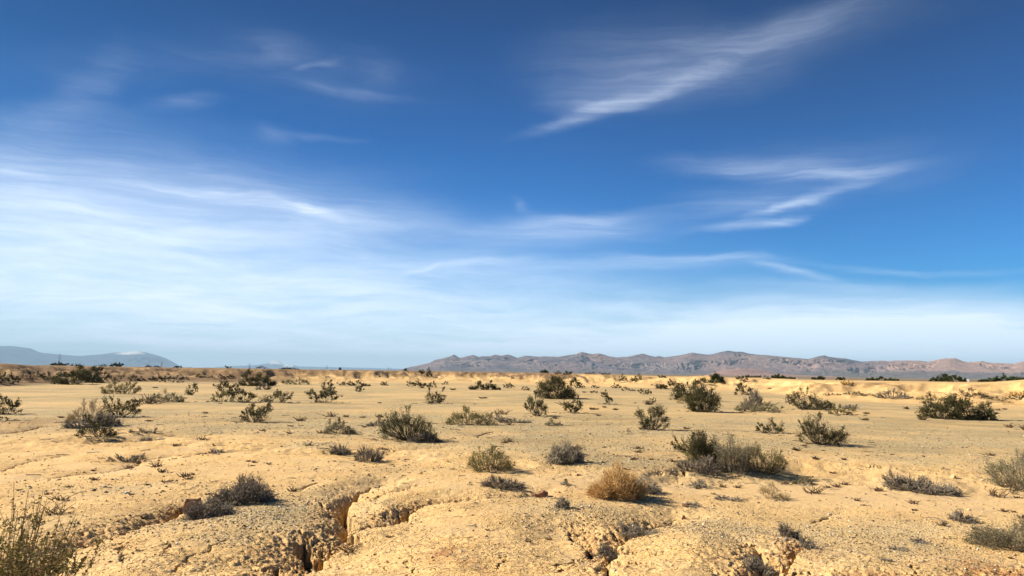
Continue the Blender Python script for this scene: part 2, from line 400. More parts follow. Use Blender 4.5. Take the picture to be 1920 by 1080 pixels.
def full(x, y, masks=False):
    x = np.asarray(x, float).ravel(); y = np.asarray(y, float).ravel()
    r = np.hypot(x, y)
    a = np.clip(np.arctan2(x, np.maximum(y, 1e-3)), -0.9, 0.9)
    px = np.clip(960 + F * np.tan(a), -600, 2600)
    z = macro(x, y)
    dz, rough = cracks(x, y)
    bk = bank_r(px) + 2.0 * fbm(x, y, 3.2, 3, 21)
    clay = 1 - ss(-2.5, 7.0, r - bk + 5.0 * fbm(x, y, 2.6, 4, 23))                     # orange clay below the gravel terrace
    bankz = np.exp(-((r - bk + 0.6) / 1.6) ** 2)
    grey = blobsum(x, y, GREY); red = blobsum(x, y, RED); sand = blobsum(x, y, SAND)
    grey = np.clip(grey + 0.35 * fbm(x, y, 1.3, 3, 71) * (grey > .03), 0, 1)
    f1 = 1 - ss(16, 26, r); f2 = 1 - ss(11, 17, r)
    # popcorn clay, lumps and pebbly relief
    k = r < 30
    lump = np.zeros_like(r); pop = np.zeros_like(r); fine = np.zeros_like(r)
    lump[k] = np.abs(fbm(x[k], y[k], 0.26, 2, 81)); pop[k] = 0.5 - np.abs(pnoise(x[k] / .15, y[k] / .15, 83)) * 1.2
    fine[k] = pnoise(x[k] / .06, y[k] / .06, 85)
    var = ss(-.25, .35, fbm(x, y, 1.7, 3, 87))
    cl = clay * (1 - .85 * sand) * (1 - .4 * grey) * (.22 + .78 * var)
    z = z + dz
    z = z + f1 * (0.020 * (lump - .25) * cl + 0.013 * pop * cl) + f2 * 0.009 * fine * (cl + .45 * grey + .15)
    z = z + rough * f1 * (0.085 * (lump - .3) + 0.065 * pop + 0.035 * fine)
    z = z + bankz * ss(14, 18, r) * (1 - ss(34, 40, r)) * (0.10 * fbm(x, y, 1.1, 3, 91) + .05 * np.abs(fbm(x, y, .4, 2, 93)))
    if not masks: return z
    rb = base_r(px); t = (r - rb) / (rb * .30)
    gravel = np.clip((1 - clay) + grey, 0, 1)
    gravel *= 1 - 0.5 * np.clip(fbm(x, y, 14, 3, 97) * 2.2, 0, 1) * ss(25, 40, r)
    wash = ss(-0.62, -0.25, t) * (1 - ss(0.0, 0.35, t)) * ss(450, 600, px) * (0.55 + .6 * fbm(x, y, 25, 3, 101))
    gravel = gravel * (1 - ss(-.1, .25, t)) * (1 - np.clip(wash * 1.6, 0, 1))
    zt = HC - (np.interp(px, TOP[:, 0], TOP[:, 1]) - y_hor(px)) * rb * 1.22 / F
    topb = np.maximum(ss(.34, .62, z / zt + .25 * fbm(x, y, 6.0, 3, 109)) * ss(-.3, 0, t), ss(0.55, 1.1, t)) * (1 - 0.75 * ss(1150, 1400, px))
    left = 1 - ss(480, 620, px); mid = (1 - ss(950, 1250, px)) * (1 - left)
    brown = ss(-.5, -.1, t) * ((1.0 + .2 * topb) * left + (0.12 + .95 * topb) * mid + 0.30 * topb * (1 - left - mid))
    brown = np.clip(brown + ss(-.1, .3, t) * 1.3 * fbm(x, y, 8.0, 3, 105), 0, 1) * ss(-.5, -.15, t)
    scrub = ss(2.0, 4.0, t)
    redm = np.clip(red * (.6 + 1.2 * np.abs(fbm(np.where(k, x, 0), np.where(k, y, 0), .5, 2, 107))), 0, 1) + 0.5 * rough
    return z, np.clip(gravel, 0, 1), np.clip(redm, 0, 1), brown, np.clip(sand, 0, 1), scrub, np.clip(rough, 0, 1)

def mesh_from(name, verts, faces, smooth=False):
    """verts (n,3), faces (m,k) with one k"""
    me = bpy.data.meshes.new(name)
    verts = np.ascontiguousarray(verts, np.float32); faces = np.ascontiguousarray(faces, np.int32)
    k = faces.shape[1]
    me.vertices.add(len(verts)); me.vertices.foreach_set("co", verts.ravel())
    me.loops.add(faces.size); me.loops.foreach_set("vertex_index", faces.ravel())
    me.polygons.add(len(faces)); me.polygons.foreach_set("loop_start", np.arange(0, faces.size, k, dtype=np.int32))
    if smooth: me.polygons.foreach_set("use_smooth", np.ones(len(faces), bool))
    me.update(calc_edges=True)
    return me
def link(name, me, mat=None, parent=None, **props):
    o = bpy.data.objects.new(name, me)
    if mat is not None: me.materials.clear(); me.materials.append(mat)
    C.objects.link(o)
    if parent is not None: o.parent = parent
    for k_, v in props.items(): o[k_] = v
    return o
def grid_faces(nr, nc):
    i = np.arange(nr - 1)[:, None] * nc + np.arange(nc - 1)[None, :]
    i = i.ravel()
    return np.stack([i, i + 1, i + nc + 1, i + nc], 1)
def attr(me, name, rgba):
    a_ = me.color_attributes.new(name, 'FLOAT_COLOR', 'POINT')
    a_.data.foreach_set("color", np.ascontiguousarray(rgba, np.float32).ravel())

def material(name, rough=0.95, spec=0.15):
    m = bpy.data.materials.new(name); m.use_nodes = True
    t = NT(m.node_tree)
    b = m.node_tree.nodes['Principled BSDF']
    b.inputs['Roughness'].default_value = rough
    b.inputs['Specular IOR Level'].default_value = spec
    return m, t, b

# ground material
gm, T, B = material("desert_ground")
geo = T.new('ShaderNodeNewGeometry')
pos = geo.outputs['Position']
a1 = T.new('ShaderNodeAttribute', attribute_name="zone"); s1 = T.new('ShaderNodeSeparateColor'); T.l.new(a1.outputs['Color'], s1.inputs[0])
a2 = T.new('ShaderNodeAttribute', attribute_name="zone2"); s2 = T.new('ShaderNodeSeparateColor'); T.l.new(a2.outputs['Color'], s2.inputs[0])
nb = T.noise(pos, 0.9, 5, .6); nm = T.noise(pos, 5.0, 5, .62); nf = T.noise(pos, 38.0, 4, .65); nl = T.noise(pos, .12, 4, .6)
clayc = T.mix(T.mapr(nb, .38, .62), (0.72, 0.46, 0.185), (0.78, 0.52, 0.23))
clayc = T.mix(T.mapr(nm, .50, .72, 0, .55), clayc, (0.55, 0.31, 0.125))
clayc = T.mix(T.mapr(nf, .52, .75, 0, .5), clayc, (0.80, 0.61, 0.36))
clayc = T.mix(T.mapr(nf, .46, .30, 0, .55), clayc, (0.40, 0.24, 0.10))
# sand of the wash
clayc = T.mix(T.math('MULTIPLY', s2.outputs[0], .85), clayc, T.mix(T.mapr(nm, .35, .65), (0.60, 0.415, 0.215), (0.66, 0.46, 0.235)))
# desert pavement: pebbles of several colours
vo = T.new('ShaderNodeTexVoronoi'); T.l.new(pos, vo.inputs['Vector']); vo.inputs['Scale'].default_value = 26.0
vsep = T.new('ShaderNodeSeparateColor'); T.l.new(vo.outputs['Color'], vsep.inputs[0])
grav = T.mix(T.mapr(nl, .38, .62), (0.54, 0.402, 0.195), (0.47, 0.36, 0.175))
grav = T.mix(T.mapr(nm, .45, .68, 0, .5), grav, (0.40, 0.305, 0.165))
grav = T.mix(T.mapr(vsep.outputs[0], .72, .80, 0, .75), grav, (0.20, 0.15, 0.09))
grav = T.mix(T.mapr(vsep.outputs[1], .90, .93, 0, .8), grav, (0.68, 0.60, 0.46))
nst = T.new('ShaderNodeMapping'); T.l.new(pos, nst.inputs[0]); nst.inputs['Scale'].default_value = (.10, .35, .1)
nband = T.noise(nst.outputs[0], 1.0, 5, .65)
grav = T.mix(T.mapr(nband, .46, .62, 0, .7), grav, (0.36, 0.255, 0.12))
nsp = T.noise(pos, 2.2, 6, .75)
grav = T.mix(T.mapr(nsp, .56, .66, 0, .7), grav, (0.25, 0.175, 0.09))
grav = T.mix(T.mapr(nsp, .44, .34, 0, .6), grav, (0.62, 0.45, 0.23))
clayc = T.mix(T.mapr(nsp, .58, .68, 0, .5), clayc, (0.42, 0.25, 0.11))
n9 = T.noise(pos, .55, 5, .6)
clayc = T.mix(T.mapr(n9, .50, .66, 0, .45), clayc, (0.50, 0.375, 0.215))
col = T.mix(T.math('MULTIPLY', s1.outputs[0], T.mapr(T.noise(pos, .28, 4, .6), .36, .52, .50, 1.0)), clayc, grav)
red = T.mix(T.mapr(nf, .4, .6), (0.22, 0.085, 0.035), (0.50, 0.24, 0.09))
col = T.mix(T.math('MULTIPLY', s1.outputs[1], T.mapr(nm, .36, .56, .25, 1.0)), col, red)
brn = T.mix(T.mapr(nb, .4, .6), (0.165, 0.100, 0.052), (0.25, 0.158, 0.085))
col = T.mix(T.math('MULTIPLY', s1.outputs[2], T.mapr(nl, .3, .6, .8, 1.0)), col, brn)
col = T.mix(s2.outputs[1], col, T.mix(T.mapr(T.noise(pos, .01, 4, .7), .4, .6), (0.16, 0.125, 0.075), (0.27, 0.20, 0.12)))
T.l.new(col, B.inputs['Base Color'])
bh = T.math('ADD', T.math('MULTIPLY', nf, .7), T.math('MULTIPLY', nm, 1.6))
bh = T.math('ADD', bh, T.math('MULTIPLY', T.math('SUBTRACT', 0.5, vo.outputs['Distance']), T.math('MULTIPLY', s1.outputs[0], 1.2)))
wv = T.new('ShaderNodeVectorMath', operation='SCALE'); nw = T.new('ShaderNodeTexNoise'); T.l.new(pos, nw.inputs['Vector']); nw.inputs['Scale'].default_value = 2.5; nw.inputs['Detail'].default_value = 5
T.l.new(nw.outputs['Color'], wv.inputs[0]); wv.inputs['Scale'].default_value = .55
wa = T.new('ShaderNodeVectorMath', operation='ADD'); T.l.new(pos, wa.inputs[0]); T.l.new(wv.outputs[0], wa.inputs[1])
mc = T.new('ShaderNodeTexVoronoi', feature='DISTANCE_TO_EDGE'); T.l.new(wa.outputs[0], mc.inputs['Vector']); mc.inputs['Scale'].default_value = 2.6
mc2 = T.new('ShaderNodeTexVoronoi', feature='DISTANCE_TO_EDGE'); T.l.new(wa.outputs[0], mc2.inputs['Vector']); mc2.inputs['Scale'].default_value = 9.0
mud = T.math('ADD', T.mapr(mc.outputs['Distance'], 0, .035, 0, 1.6), T.mapr(mc2.outputs['Distance'], 0, .07, 0, .8))
mud = T.math('MULTIPLY', mud, T.math('MULTIPLY', T.math('SUBTRACT', 1.0, s1.outputs[0], clamp=True), T.mapr(n9, .40, .56, 1.0, .1)))
bh = T.math('ADD', bh, T.math('MULTIPLY', mud, T.math('SUBTRACT', 1.0, s2.outputs[0], clamp=True)))
bp = T.new('ShaderNodeBump'); bp.inputs['Strength'].default_value = 0.9; bp.inputs['Distance'].default_value = 0.022
T.l.new(bh, bp.inputs['Height']); T.l.new(bp.outputs[0], B.inputs['Normal'])

degs = np.concatenate([np.arange(-40, 40.001, 0.066), np.arange(44, 317, 4.0), [320.0]])
rows = []
d_ = HC * 747.0
rows += list(np.geomspace(0.8, 6.5, 50))
dr = d_ / 6.5
while dr > d_ / 40: dr -= 0.36; rows.append(d_ / dr)
while dr > d_ / 260: dr -= 0.13; rows.append(d_ / dr)
rows += list(np.geomspace(rows[-1], 58000, 110)[1:])
rows = np.array(rows)
th = np.radians(degs)
Rr, Th = np.meshgrid(rows, th, indexing='ij')
gx = (Rr * np.sin(Th)).ravel(); gy = (Rr * np.cos(Th)).ravel()
z, gvl, rdm, brw, snd, scr, rgh = full(gx, gy, True)
gv = np.stack([gx, gy, z], 1)
nr, nc = Rr.shape
fc = grid_faces(nr, nc)[:, ::-1]
# close the hole under the viewer
gv = np.vstack([gv, [[0, 0, float(z[:nc].mean())]]])
gme = mesh_from("ground", gv, fc, True)
one = np.ones(len(gx) + 1); ap = lambda v: np.append(v, v[0])
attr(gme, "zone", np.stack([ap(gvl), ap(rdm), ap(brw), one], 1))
attr(gme, "zone2", np.stack([ap(snd), ap(scr), ap(rgh), one], 1))
link("ground", gme, gm, kind="structure")
print("ground verts", len(gv), nr, nc)
# ------------------------------------------------------------------ mountains
def mountain_mat(name, ca, cb_, cc, scale, snow=None):
    m, T, B = material(name, 1.0, .05)
    g = T.new('ShaderNodeNewGeometry')
    mp = T.new('ShaderNodeMapping'); T.l.new(g.outputs['Position'], mp.inputs[0]); mp.inputs['Scale'].default_value = (scale, scale, scale * 1.3)
    n1 = T.noise(mp.outputs[0], 1.0, 6, .65, .4); n2 = T.noise(mp.outputs[0], 4.5, 5, .7); n3 = T.noise(mp.outputs[0], .35, 3, .5)
    c = T.mix(T.mapr(n1, .45, .57), ca, cb_)
    c = T.mix(T.mapr(n3, .46, .60, 0, .75), c, cc)
    c = T.mix(T.mapr(n2, .52, .62, 0, .75), c, tuple(v * .42 for v in ca))
    c = T.mix(T.mapr(n2, .44, .34, 0, .5), c, tuple(v * 1.35 for v in cb_))
    at = T.new('ShaderNodeAttribute', attribute_name="tint"); st = T.new('ShaderNodeSeparateColor'); T.l.new(at.outputs['Color'], st.inputs[0])
    c = T.mix(st.outputs[0], c, T.mix(T.mapr(n2, .4, .65), (0.44, 0.275, 0.21), (0.32, 0.20, 0.16)))     # pink rock
    c = T.mix(st.outputs[1], c, T.mix(T.mapr(n2, .4, .65), (0.175, 0.14, 0.125), (0.12, 0.10, 0.09)))     # scrub covered fan
    c = T.mix(st.outputs[2], c, (0.85, 0.87, 0.9))                                                          # snow
    T.l.new(c, B.inputs['Base Color'])
    n5 = T.noise(mp.outputs[0], 3.0, 8, .72)
    bp = T.new('ShaderNodeBump'); bp.inputs['Strength'].default_value = 1.0; bp.inputs['Distance'].default_value = .13 / scale
    T.l.new(n5, bp.inputs['Height']); T.l.new(bp.outputs[0], B.inputs['Normal'])
    return m
def mountain_range(name, prof, d0, d1, seed, mat, tintf, relief=.5, nrow=150, step=1.2, wl=900.0, low=0.0):
    pxs = np.arange(prof[0, 0], prof[-1, 0] + .1, step)
    sk = np.interp(pxs, prof[:, 0], prof[:, 1])
    dirs = ray(pxs, sk)
    az_ = np.arctan2(dirs[:, 0], dirs[:, 1]); tel = dirs[:, 2] / np.hypot(dirs[:, 0], dirs[:, 1])
    tel = np.maximum(tel, 0.0004)
    v = np.linspace(0, 1, nrow)[:, None]
    r_ = d0 + (d1 - d0) * v + 0 * az_[None, :]
    X = r_ * np.sin(az_)[None, :]; Y = r_ * np.cos(az_)[None, :]
    env = np.interp(v, [0, .10, .28, .5, .75, 1], [0.0, .12, .5, .8, 1.0, .45]) + 0 * X
    U = X + wl * .9 * fbm(X, Y, wl * 1.6, 3, seed + 50); V = Y + wl * .9 * fbm(X, Y, wl * 1.6, 3, seed + 60)
    n = ridged(U, V, wl * 2.0, 6, seed, .55)
    n2 = ridged(U + 777, V, wl * .35, 4, seed + 5, .6)
    g = env * np.clip(1 - relief + relief * (0.30 + 1.4 * n + 0.7 * n2), 0, 1.15)
    win = 41
    ts = np.convolve(np.pad(tel, win // 2, 'edge'), np.ones(win) / win, 'valid')[None, :]
    tl = tel[None, :]
    q = g * ts * .93
    lim = tl * .97
    q = np.where(q > lim * .8, lim * .8 + (lim * .2) * np.tanh((q - lim * .8) / (lim * .2)), q)      # lower hills stay below the crest
    vc = .80 + .06 * fbm(X[0] * 1.0, Y[0], wl * 1.5, 3, seed + 80)[None, :]
    cr_ = 1 - np.abs(v - vc) / (.17 + .05 * n2)
    crest = tl * np.clip(cr_, 0, 1) ** .9 * (1 - .22 * (1 - np.clip(cr_, 0, 1)) * (1 - n))
    k1 = crest.max(0, keepdims=True); crest = crest * tl / np.maximum(k1, 1e-6)
    hh = np.maximum(q, crest) * r_ * np.interp(v, [0, .03], [0, 1])
    Z = hh + np.where(hh > 0, HC * ss(0, .1, v), 0) - 1.0 * (v < .01)
    me = mesh_from(name, np.stack([X.ravel(), Y.ravel(), Z.ravel()], 1), grid_faces(nrow, len(pxs))[:, ::-1], True)
    rel = (hh / r_) / tel[None, :]
    tn = tintf(pxs[None, :] + 0 * X, rel, X, Y, v + 0 * X)
    attr(me, "tint", np.stack([tn[0].ravel(), tn[1].ravel(), tn[2].ravel(), np.ones(X.size)], 1))
    return link(name, me, mat, kind="structure")
RIDGE = pl("735:697 755:692 770:688 790:684 806:680 815:675 830:672 845:668 851:664.5 858:669 863:671 872:669 880:667 888:665.5 896:669 905:668 918:668 928:665 940:667 952:664.5 960:667 970:671 985:667 995:667.5 1010:669 1020:668 1045:669 1065:666 1080:664 1090:659.5 1100:662 1110:664 1122:662.5 1130:664 1142:668 1155:670 1175:669 1185:667 1200:664 1205:663 1215:666 1228:669 1235:667.5 1245:670 1260:668 1275:666 1285:664 1297:661 1305:662 1318:664 1330:665 1340:663 1350:660 1365:657.5 1380:659.5 1392:659.5 1405:663 1420:665 1440:666 1450:667 1470:669 1490:671 1515:673 1525:671 1535:668 1545:666 1555:669 1570:671 1585:672 1600:675 1615:678 1632:677 1655:676 1665:677 1680:676 1700:676 1722:676 1740:678 1755:675 1770:672 1785:672 1790:671 1795:673 1805:677 1815:679 1830:678 1842:677 1855:680 1880:681 1900:682 1915:678 1925:677 1960:673 2000:671 2060:676 2150:680 2300:684 2450:690")
def tint_main(px, rel, X, Y, v):
    n = fbm(X, Y, 1800, 3, 401)
    pink = ss(1600, 1720, px) * ss(.30, .50, rel + .1 * n) * .85 + .6 * np.clip(n * 2.2 - .15, 0, 1) * ss(1000, 1100, px)
    pink = np.maximum(pink, .55 * np.exp(-((px - 1125) / 28) ** 2) * ss(.5, .8, rel))
    fan = ss(1450, 1560, px) * (1 - ss(.26, .44, rel + .08 * n)) + .75 * (1 - ss(.10, .25, rel))
    return np.clip(pink, 0, 1) * (1 - np.clip(fan, 0, 1)), np.clip(fan, 0, 1), 0 * X
rock = mountain_mat("mountain_rock", (0.145, 0.118, 0.140), (0.26, 0.20, 0.195), (0.23, 0.155, 0.15), 1 / 420.)
mountain_range("mountain_range", RIDGE, 9600., 11700., 201, rock, tint_main, .74, 240, 1.0, 430.)
HILL = pl("1295:705 1310:704 1330:701 1345:696 1358:691 1370:692 1385:690 1400:692 1412:690 1425:693 1440:696 1455:699 1475:701 1500:703 1540:705 1580:706")
mountain_range("foothills", HILL, 5200., 6600., 231, rock, lambda px, rel, X, Y, v: (np.clip(.75 + .6 * fbm(X, Y, 500, 3, 5), 0, 1), 0 * X, 0 * X), .5, 60, 1.1, 420.)
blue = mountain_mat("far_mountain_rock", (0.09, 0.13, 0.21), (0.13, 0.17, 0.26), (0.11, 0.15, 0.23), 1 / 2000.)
LEFTM = pl("-420:660 -250:652 -120:655 -40:650 0:649 20:648.5 40:651 55:653 62:655 70:659 80:661.5 100:663.5 130:666 150:667.5 180:665 200:663 215:661 225:659.5 240:660 250:658.5 262:658.5 275:661 288:664.5 300:668 312:672 325:679 335:685 345:688 360:691")
def tint_snow(px, rel, X, Y, v):
    n = fbm(X, Y, 2200, 3, 61)
    s = np.exp(-((px - 245) / 24) ** 4) * ss(.80, .90, rel + .10 * n)
    return 0 * X, 0 * X, np.clip(s, 0, 1)
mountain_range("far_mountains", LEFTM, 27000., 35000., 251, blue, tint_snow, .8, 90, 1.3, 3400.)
FARM = pl("380:691 410:688 440:686 470:685 485:684 500:681.5 508:677 516:675.5 523:677 529:682 534:685 540:682.5 547:683.5 560:687 600:688 640:688.5 700:690 770:692")
def tint_snow2(px, rel, X, Y, v):
    s = np.exp(-((px - 516) / 11) ** 4) * ss(.5, .7, rel) + np.exp(-((px - 541) / 9) ** 4) * ss(.35, .6, rel)
    return 0 * X, 0 * X, np.clip(s * 1.2, 0, 1)
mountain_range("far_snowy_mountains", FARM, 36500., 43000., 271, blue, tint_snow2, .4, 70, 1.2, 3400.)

# ------------------------------------------------------------------ air
hz = bpy.data.meshes.new("haze")
S_ = 60000.0; zb, zt_ = -4.0, 1130.0
hv = [(x_, y_, z_) for z_ in (zb, zt_) for x_, y_ in ((-S_, -S_), (S_, -S_), (S_, S_), (-S_, S_))]
hz.from_pydata(hv, [], [(0, 3, 2, 1), (4, 5, 6, 7), (0, 1, 5, 4), (1, 2, 6, 5), (2, 3, 7, 6), (3, 0, 4, 7)])
hm = bpy.data.materials.new("air"); hm.use_nodes = True
hn = hm.node_tree; hn.nodes.clear()
pv = hn.nodes.new('ShaderNodeVolumePrincipled')
pv.inputs['Color'].default_value = (0.52, 0.78, 1.0, 1)
pv.inputs['Density'].default_value = 3.1e-5
pv.inputs['Anisotropy'].default_value = 0.0
ho = hn.nodes.new('ShaderNodeOutputMaterial'); hn.links.new(pv.outputs[0], ho.inputs['Volume'])
link("haze", hz, hm, kind="stuff")
# ------------------------------------------------------------------ plants
def leaf_mat(name, c1, c2, c3, trans=.25, rough=.7):
    m, T, B = material(name, rough, .2)
    g = T.new('ShaderNodeNewGeometry'); ob = T.new('ShaderNodeObjectInfo')
    c = T.mix(g.outputs['Random Per Island'], c1, c2)
    n = T.noise(g.outputs['Position'], 3.5, 3, .6)
    c = T.mix(T.mapr(n, .5, .66, 0, .8), c, c3)
    h = T.new('ShaderNodeHueSaturation'); T.l.new(c, h.inputs['Color'])
    T.l.new(T.mapr(ob.outputs['Random'], 0, 1, .82, 1.18), h.inputs['Value'])
    T.l.new(T.mapr(ob.outputs['Random'], 0, 1, .492, .508), h.inputs['Hue'])
    T.l.new(h.outputs[0], B.inputs['Base Color'])
    if trans:
        tr = T.new('ShaderNodeBsdfTranslucent'); T.l.new(h.outputs[0], tr.inputs[0])
        mx = T.new('ShaderNodeMixShader'); mx.inputs[0].default_value = trans
        T.l.new(B.outputs[0], mx.inputs[1]); T.l.new(tr.outputs[0], mx.inputs[2])
        T.l.new(mx.outputs[0], T.n['Material Output'].inputs[0])
    return m
MAT = {
 'olive':  leaf_mat("creosote_leaf", (0.044, 0.047, 0.012), (0.088, 0.083, 0.026), (0.13, 0.112, 0.045)),
 'sage':   leaf_mat("saltbush_leaf", (0.17, 0.155, 0.075), (0.25, 0.225, 0.12), (0.13, 0.115, 0.06), .15),
 'green':  leaf_mat("tree_leaf", (0.035, 0.055, 0.016), (0.070, 0.090, 0.026), (0.09, 0.10, 0.035)),
 'yellow': leaf_mat("dry_yellow_leaf", (0.36, 0.255, 0.10), (0.46, 0.34, 0.15), (0.25, 0.18, 0.08), .2),
 'yolive': leaf_mat("yellow_green_leaf", (0.22, 0.185, 0.06), (0.33, 0.275, 0.10), (0.13, 0.12, 0.045), .2),
 'rust':   leaf_mat("rust_brown_twig", (0.70, 0.42, 0.15), (0.82, 0.56, 0.26), (0.48, 0.25, 0.085), .15),
 'grey':   leaf_mat("grey_dead_twig", (0.21, 0.175, 0.13), (0.34, 0.285, 0.21), (0.13, 0.11, 0.085), 0),
 'brown':  leaf_mat("brown_dry_leaf", (0.17, 0.115, 0.06), (0.25, 0.165, 0.09), (0.11, 0.08, 0.045), .1),
 'bark':   leaf_mat("dark_bark", (0.085, 0.065, 0.048), (0.12, 0.09, 0.065), (0.06, 0.05, 0.04), 0),
 'pale':   leaf_mat("pale_bark", (0.26, 0.21, 0.15), (0.36, 0.29, 0.21), (0.2, 0.16, 0.11), 0),
}
def tubes(P, R, sides=3):
    """P (n,s,3) centre lines, R (n,s) radii -> verts, quad faces"""
    n, s, _ = P.shape
    t = np.gradient(P, axis=1)
    t /= np.linalg.norm(t, axis=2, keepdims=True) + 1e-9
    ref = np.where(np.abs(t[..., 2:3]) > .9, np.array([1., 0, 0]), np.array([0., 0, 1.]))
    a = np.cross(t, ref); a /= np.linalg.norm(a, axis=2, keepdims=True) + 1e-9
    b = np.cross(t, a)
    ang = np.arange(sides) * 2 * math.pi / sides
    V = P[:, :, None, :] + R[:, :, None, None] * (np.cos(ang)[None, None, :, None] * a[:, :, None, :] + np.sin(ang)[None, None, :, None] * b[:, :, None, :])
    idx = np.arange(n * s * sides).reshape(n, s, sides)
    i0 = idx[:, :-1, :]; i1 = idx[:, 1:, :]
    j0 = np.roll(i0, -1, 2); j1 = np.roll(i1, -1, 2)
    return V.reshape(-1, 3), np.stack([i0, j0, j1, i1], -1).reshape(-1, 4)
def bez(A, B_, Cc, s):
    t = np.linspace(0, 1, s)[None, :, None]
    return A[:, None] * (1 - t) ** 2 + 2 * B_[:, None] * t * (1 - t) + Cc[:, None] * t ** 2
def rhombs(P, L, rng, asp=.5, up=None):
    n = len(P)
    a = rng.normal(size=(n, 3)); 
    if up is not None: a[:, 2] = a[:, 2] * .6 + up
    a /= np.linalg.norm(a, axis=1, keepdims=True)
    b = np.cross(a, rng.normal(size=(n, 3))); b /= np.linalg.norm(b, axis=1, keepdims=True) + 1e-9
    L = np.broadcast_to(L, (n,))[:, None] * rng.uniform(.6, 1.3, (n, 1))
    V = np.stack([P - a * L * .5, P + b * L * asp * .5, P + a * L * .5, P - b * L * asp * .5], 1)
    return V.reshape(-1, 3), np.arange(n * 4).reshape(n, 4)

# per kind: leaf material, stem material, clump radius, twigs per clump, leaf density, leaf aspect, lowest fraction, twig curl, stem spread
KIND = {
 'C': ('olive', 'bark', .155, 8, 1.7, .55, .22, .25, .10),      # creosote: open, vase shaped
 'K': ('olive', 'bark', .19, 8, 2.9, .60, .05, .25, .35),       # dense creosote mass
 'S': ('sage', 'grey', .16, 8, 1.9, .45, .04, .2, .55),         # grey green saltbush dome
 'Y': ('yellow', 'pale', .16, 8, 1.6, .30, .05, .2, .5),
 'V': ('yolive', 'bark', .15, 8, 1.9, .45, .04, .2, .5),
 'O': ('rust', 'rust', .22, 13, .6, .2, .0, .45, .35),
 'D': ('grey', 'grey', .24, 12, .25, .2, .0, .9, .45),          # dead twigs
 'E': ('grey', 'grey', .18, 9, .9, .3, .05, .4, .5),            # dead but fuller
 'B': ('brown', 'bark', .16, 8, 1.5, .45, .05, .3, .4),
 'T': ('green', 'bark', .20, 7, 3.6, .6, .10, .2, .25),         # dark green tree or tall bush
}
def plant(kind, w, h, dep, prof, root, rng, pxm):
    lm, sm, rcf, tw, dens, asp, lo, curl, spread = KIND[kind]
    wpx, hpx = w / pxm, h / pxm
    area = max(wpx * hpx, 6) * .7
    K = int(np.clip(area / (12 if kind == 'C' else 8), 12, 150))
    xs = (rng.permutation(K) + rng.uniform(0, 1, K)) / K * 2 - 1
    ymax = np.sqrt(np.clip(1 - xs ** 2 * .75, .1, 1))
    ys = rng.uniform(-1, 1, K) * ymax
    hp = np.interp(xs, np.linspace(-1, 1, len(prof)), prof)
    top = h * hp * np.sqrt(np.clip(1 - .55 * (ys / 1.0) ** 2, .1, 1)) * rng.uniform(.84, 1.06, K) * (1 + .14 * np.sin(xs * rng.uniform(4, 8) + rng.uniform(0, 6)) + .10 * np.sin(xs * 13 + rng.uniform(0, 6)))
    rc = rcf * (.5 * min(h, w) + .5 * math.sqrt(h * w)) * rng.uniform(.65, 1.4, K) * (1.3 if K < 20 else 1.0)
    u = rng.uniform(0, 1, K) ** .75
    lob = lo * (0.5 + np.abs(xs - root)) if kind == 'C' else lo
    z = top * (lob + (1 - lob) * u)
    crown = rng.uniform(size=K) < .35
    z = np.where(crown, top, z) - rc * .8
    z = np.maximum(np.minimum(z, h - rc * .7), rc * .35)
    spr = rng.uniform(size=K) < .14                     # thin sprays that stand out of the crown
    z = np.where(spr & crown, np.minimum(top * 1.16, h * 1.05) - rc * .3, z); rc = np.where(spr, rc * .45, rc)
    cx = xs * (w / 2 - rc * .7); cy = ys * dep / 2
    Cn = np.stack([cx, cy, z], 1)
    A = np.stack([root * w / 2 + spread * (cx - root * w / 2) + rng.normal(0, .03 * w, K), spread * cy + rng.normal(0, .03 * w, K), np.full(K, -.05)], 1)
    D = Cn - A
    Bc = A + D * np.array([.62, .62, .38]) + rng.normal(0, .04 * h, (K, 3))
    main = bez(A, Bc, Cn, 6)
    r0 = np.maximum(.008 * h, .13 * pxm)
    R = np.linspace(r0 * 1.2, r0 * .45, 6)[None, :] * rng.uniform(.7, 1.2, (K, 1))
    sv, sf = tubes(main, R)
    # twigs
    n = K * tw
    k = np.repeat(np.arange(K), tw)
    t = rng.uniform(.45 if kind in 'DOE' else .7, 1, n)[:, None]
    S0 = A[k] * (1 - t) ** 2 + 2 * Bc[k] * t * (1 - t) + Cn[k] * t ** 2
    dv = rng.normal(size=(n, 3)); dv[:, 2] = dv[:, 2] * .8 + (.4 if kind not in 'D' else .0)
    dv /= np.linalg.norm(dv, axis=1, keepdims=True)
    E = Cn[k] + dv * rc[k][:, None] * rng.uniform(.5, 1.15, (n, 1))
    E[:, 2] = np.maximum(E[:, 2], .01)
    if kind in 'DO':
        M = (S0 + E) / 2 + rng.normal(0, 1, (n, 3)) * (curl * rc[k] * .6)[:, None]
        tpts = bez(S0, M, E, 5)
    else:
        M = (S0 + E) / 2 + rng.normal(0, 1, (n, 3)) * (curl * rc[k] * .3)[:, None]
        tpts = bez(S0, M, E, 3)
    s_ = tpts.shape[1]
    rt = max(.003 * h, (.30 if kind in 'DEO' else .10) * pxm)
    tv, tf = tubes(tpts, np.linspace(rt, rt * .5, s_)[None, :] * rng.uniform(.7, 1.2, (n, 1)))
    L = max(.024, 1.15 * pxm)
    if kind == 'T': L *= 1.25
    nl = int(area * dens * 3.6)
    nl = int(np.clip(nl, 90, 15000))
    kk = rng.integers(0, n, nl)
    tt = rng.uniform(.25, 1.08, nl)[:, None]
    P = S0[kk] * (1 - tt) ** 2 + 2 * M[kk] * tt * (1 - tt) + E[kk] * tt ** 2
    P = P + rng.normal(0, 1, (nl, 3)) * ((.17 if kind in 'CKT' else .24) * rc[k[kk]])[:, None]
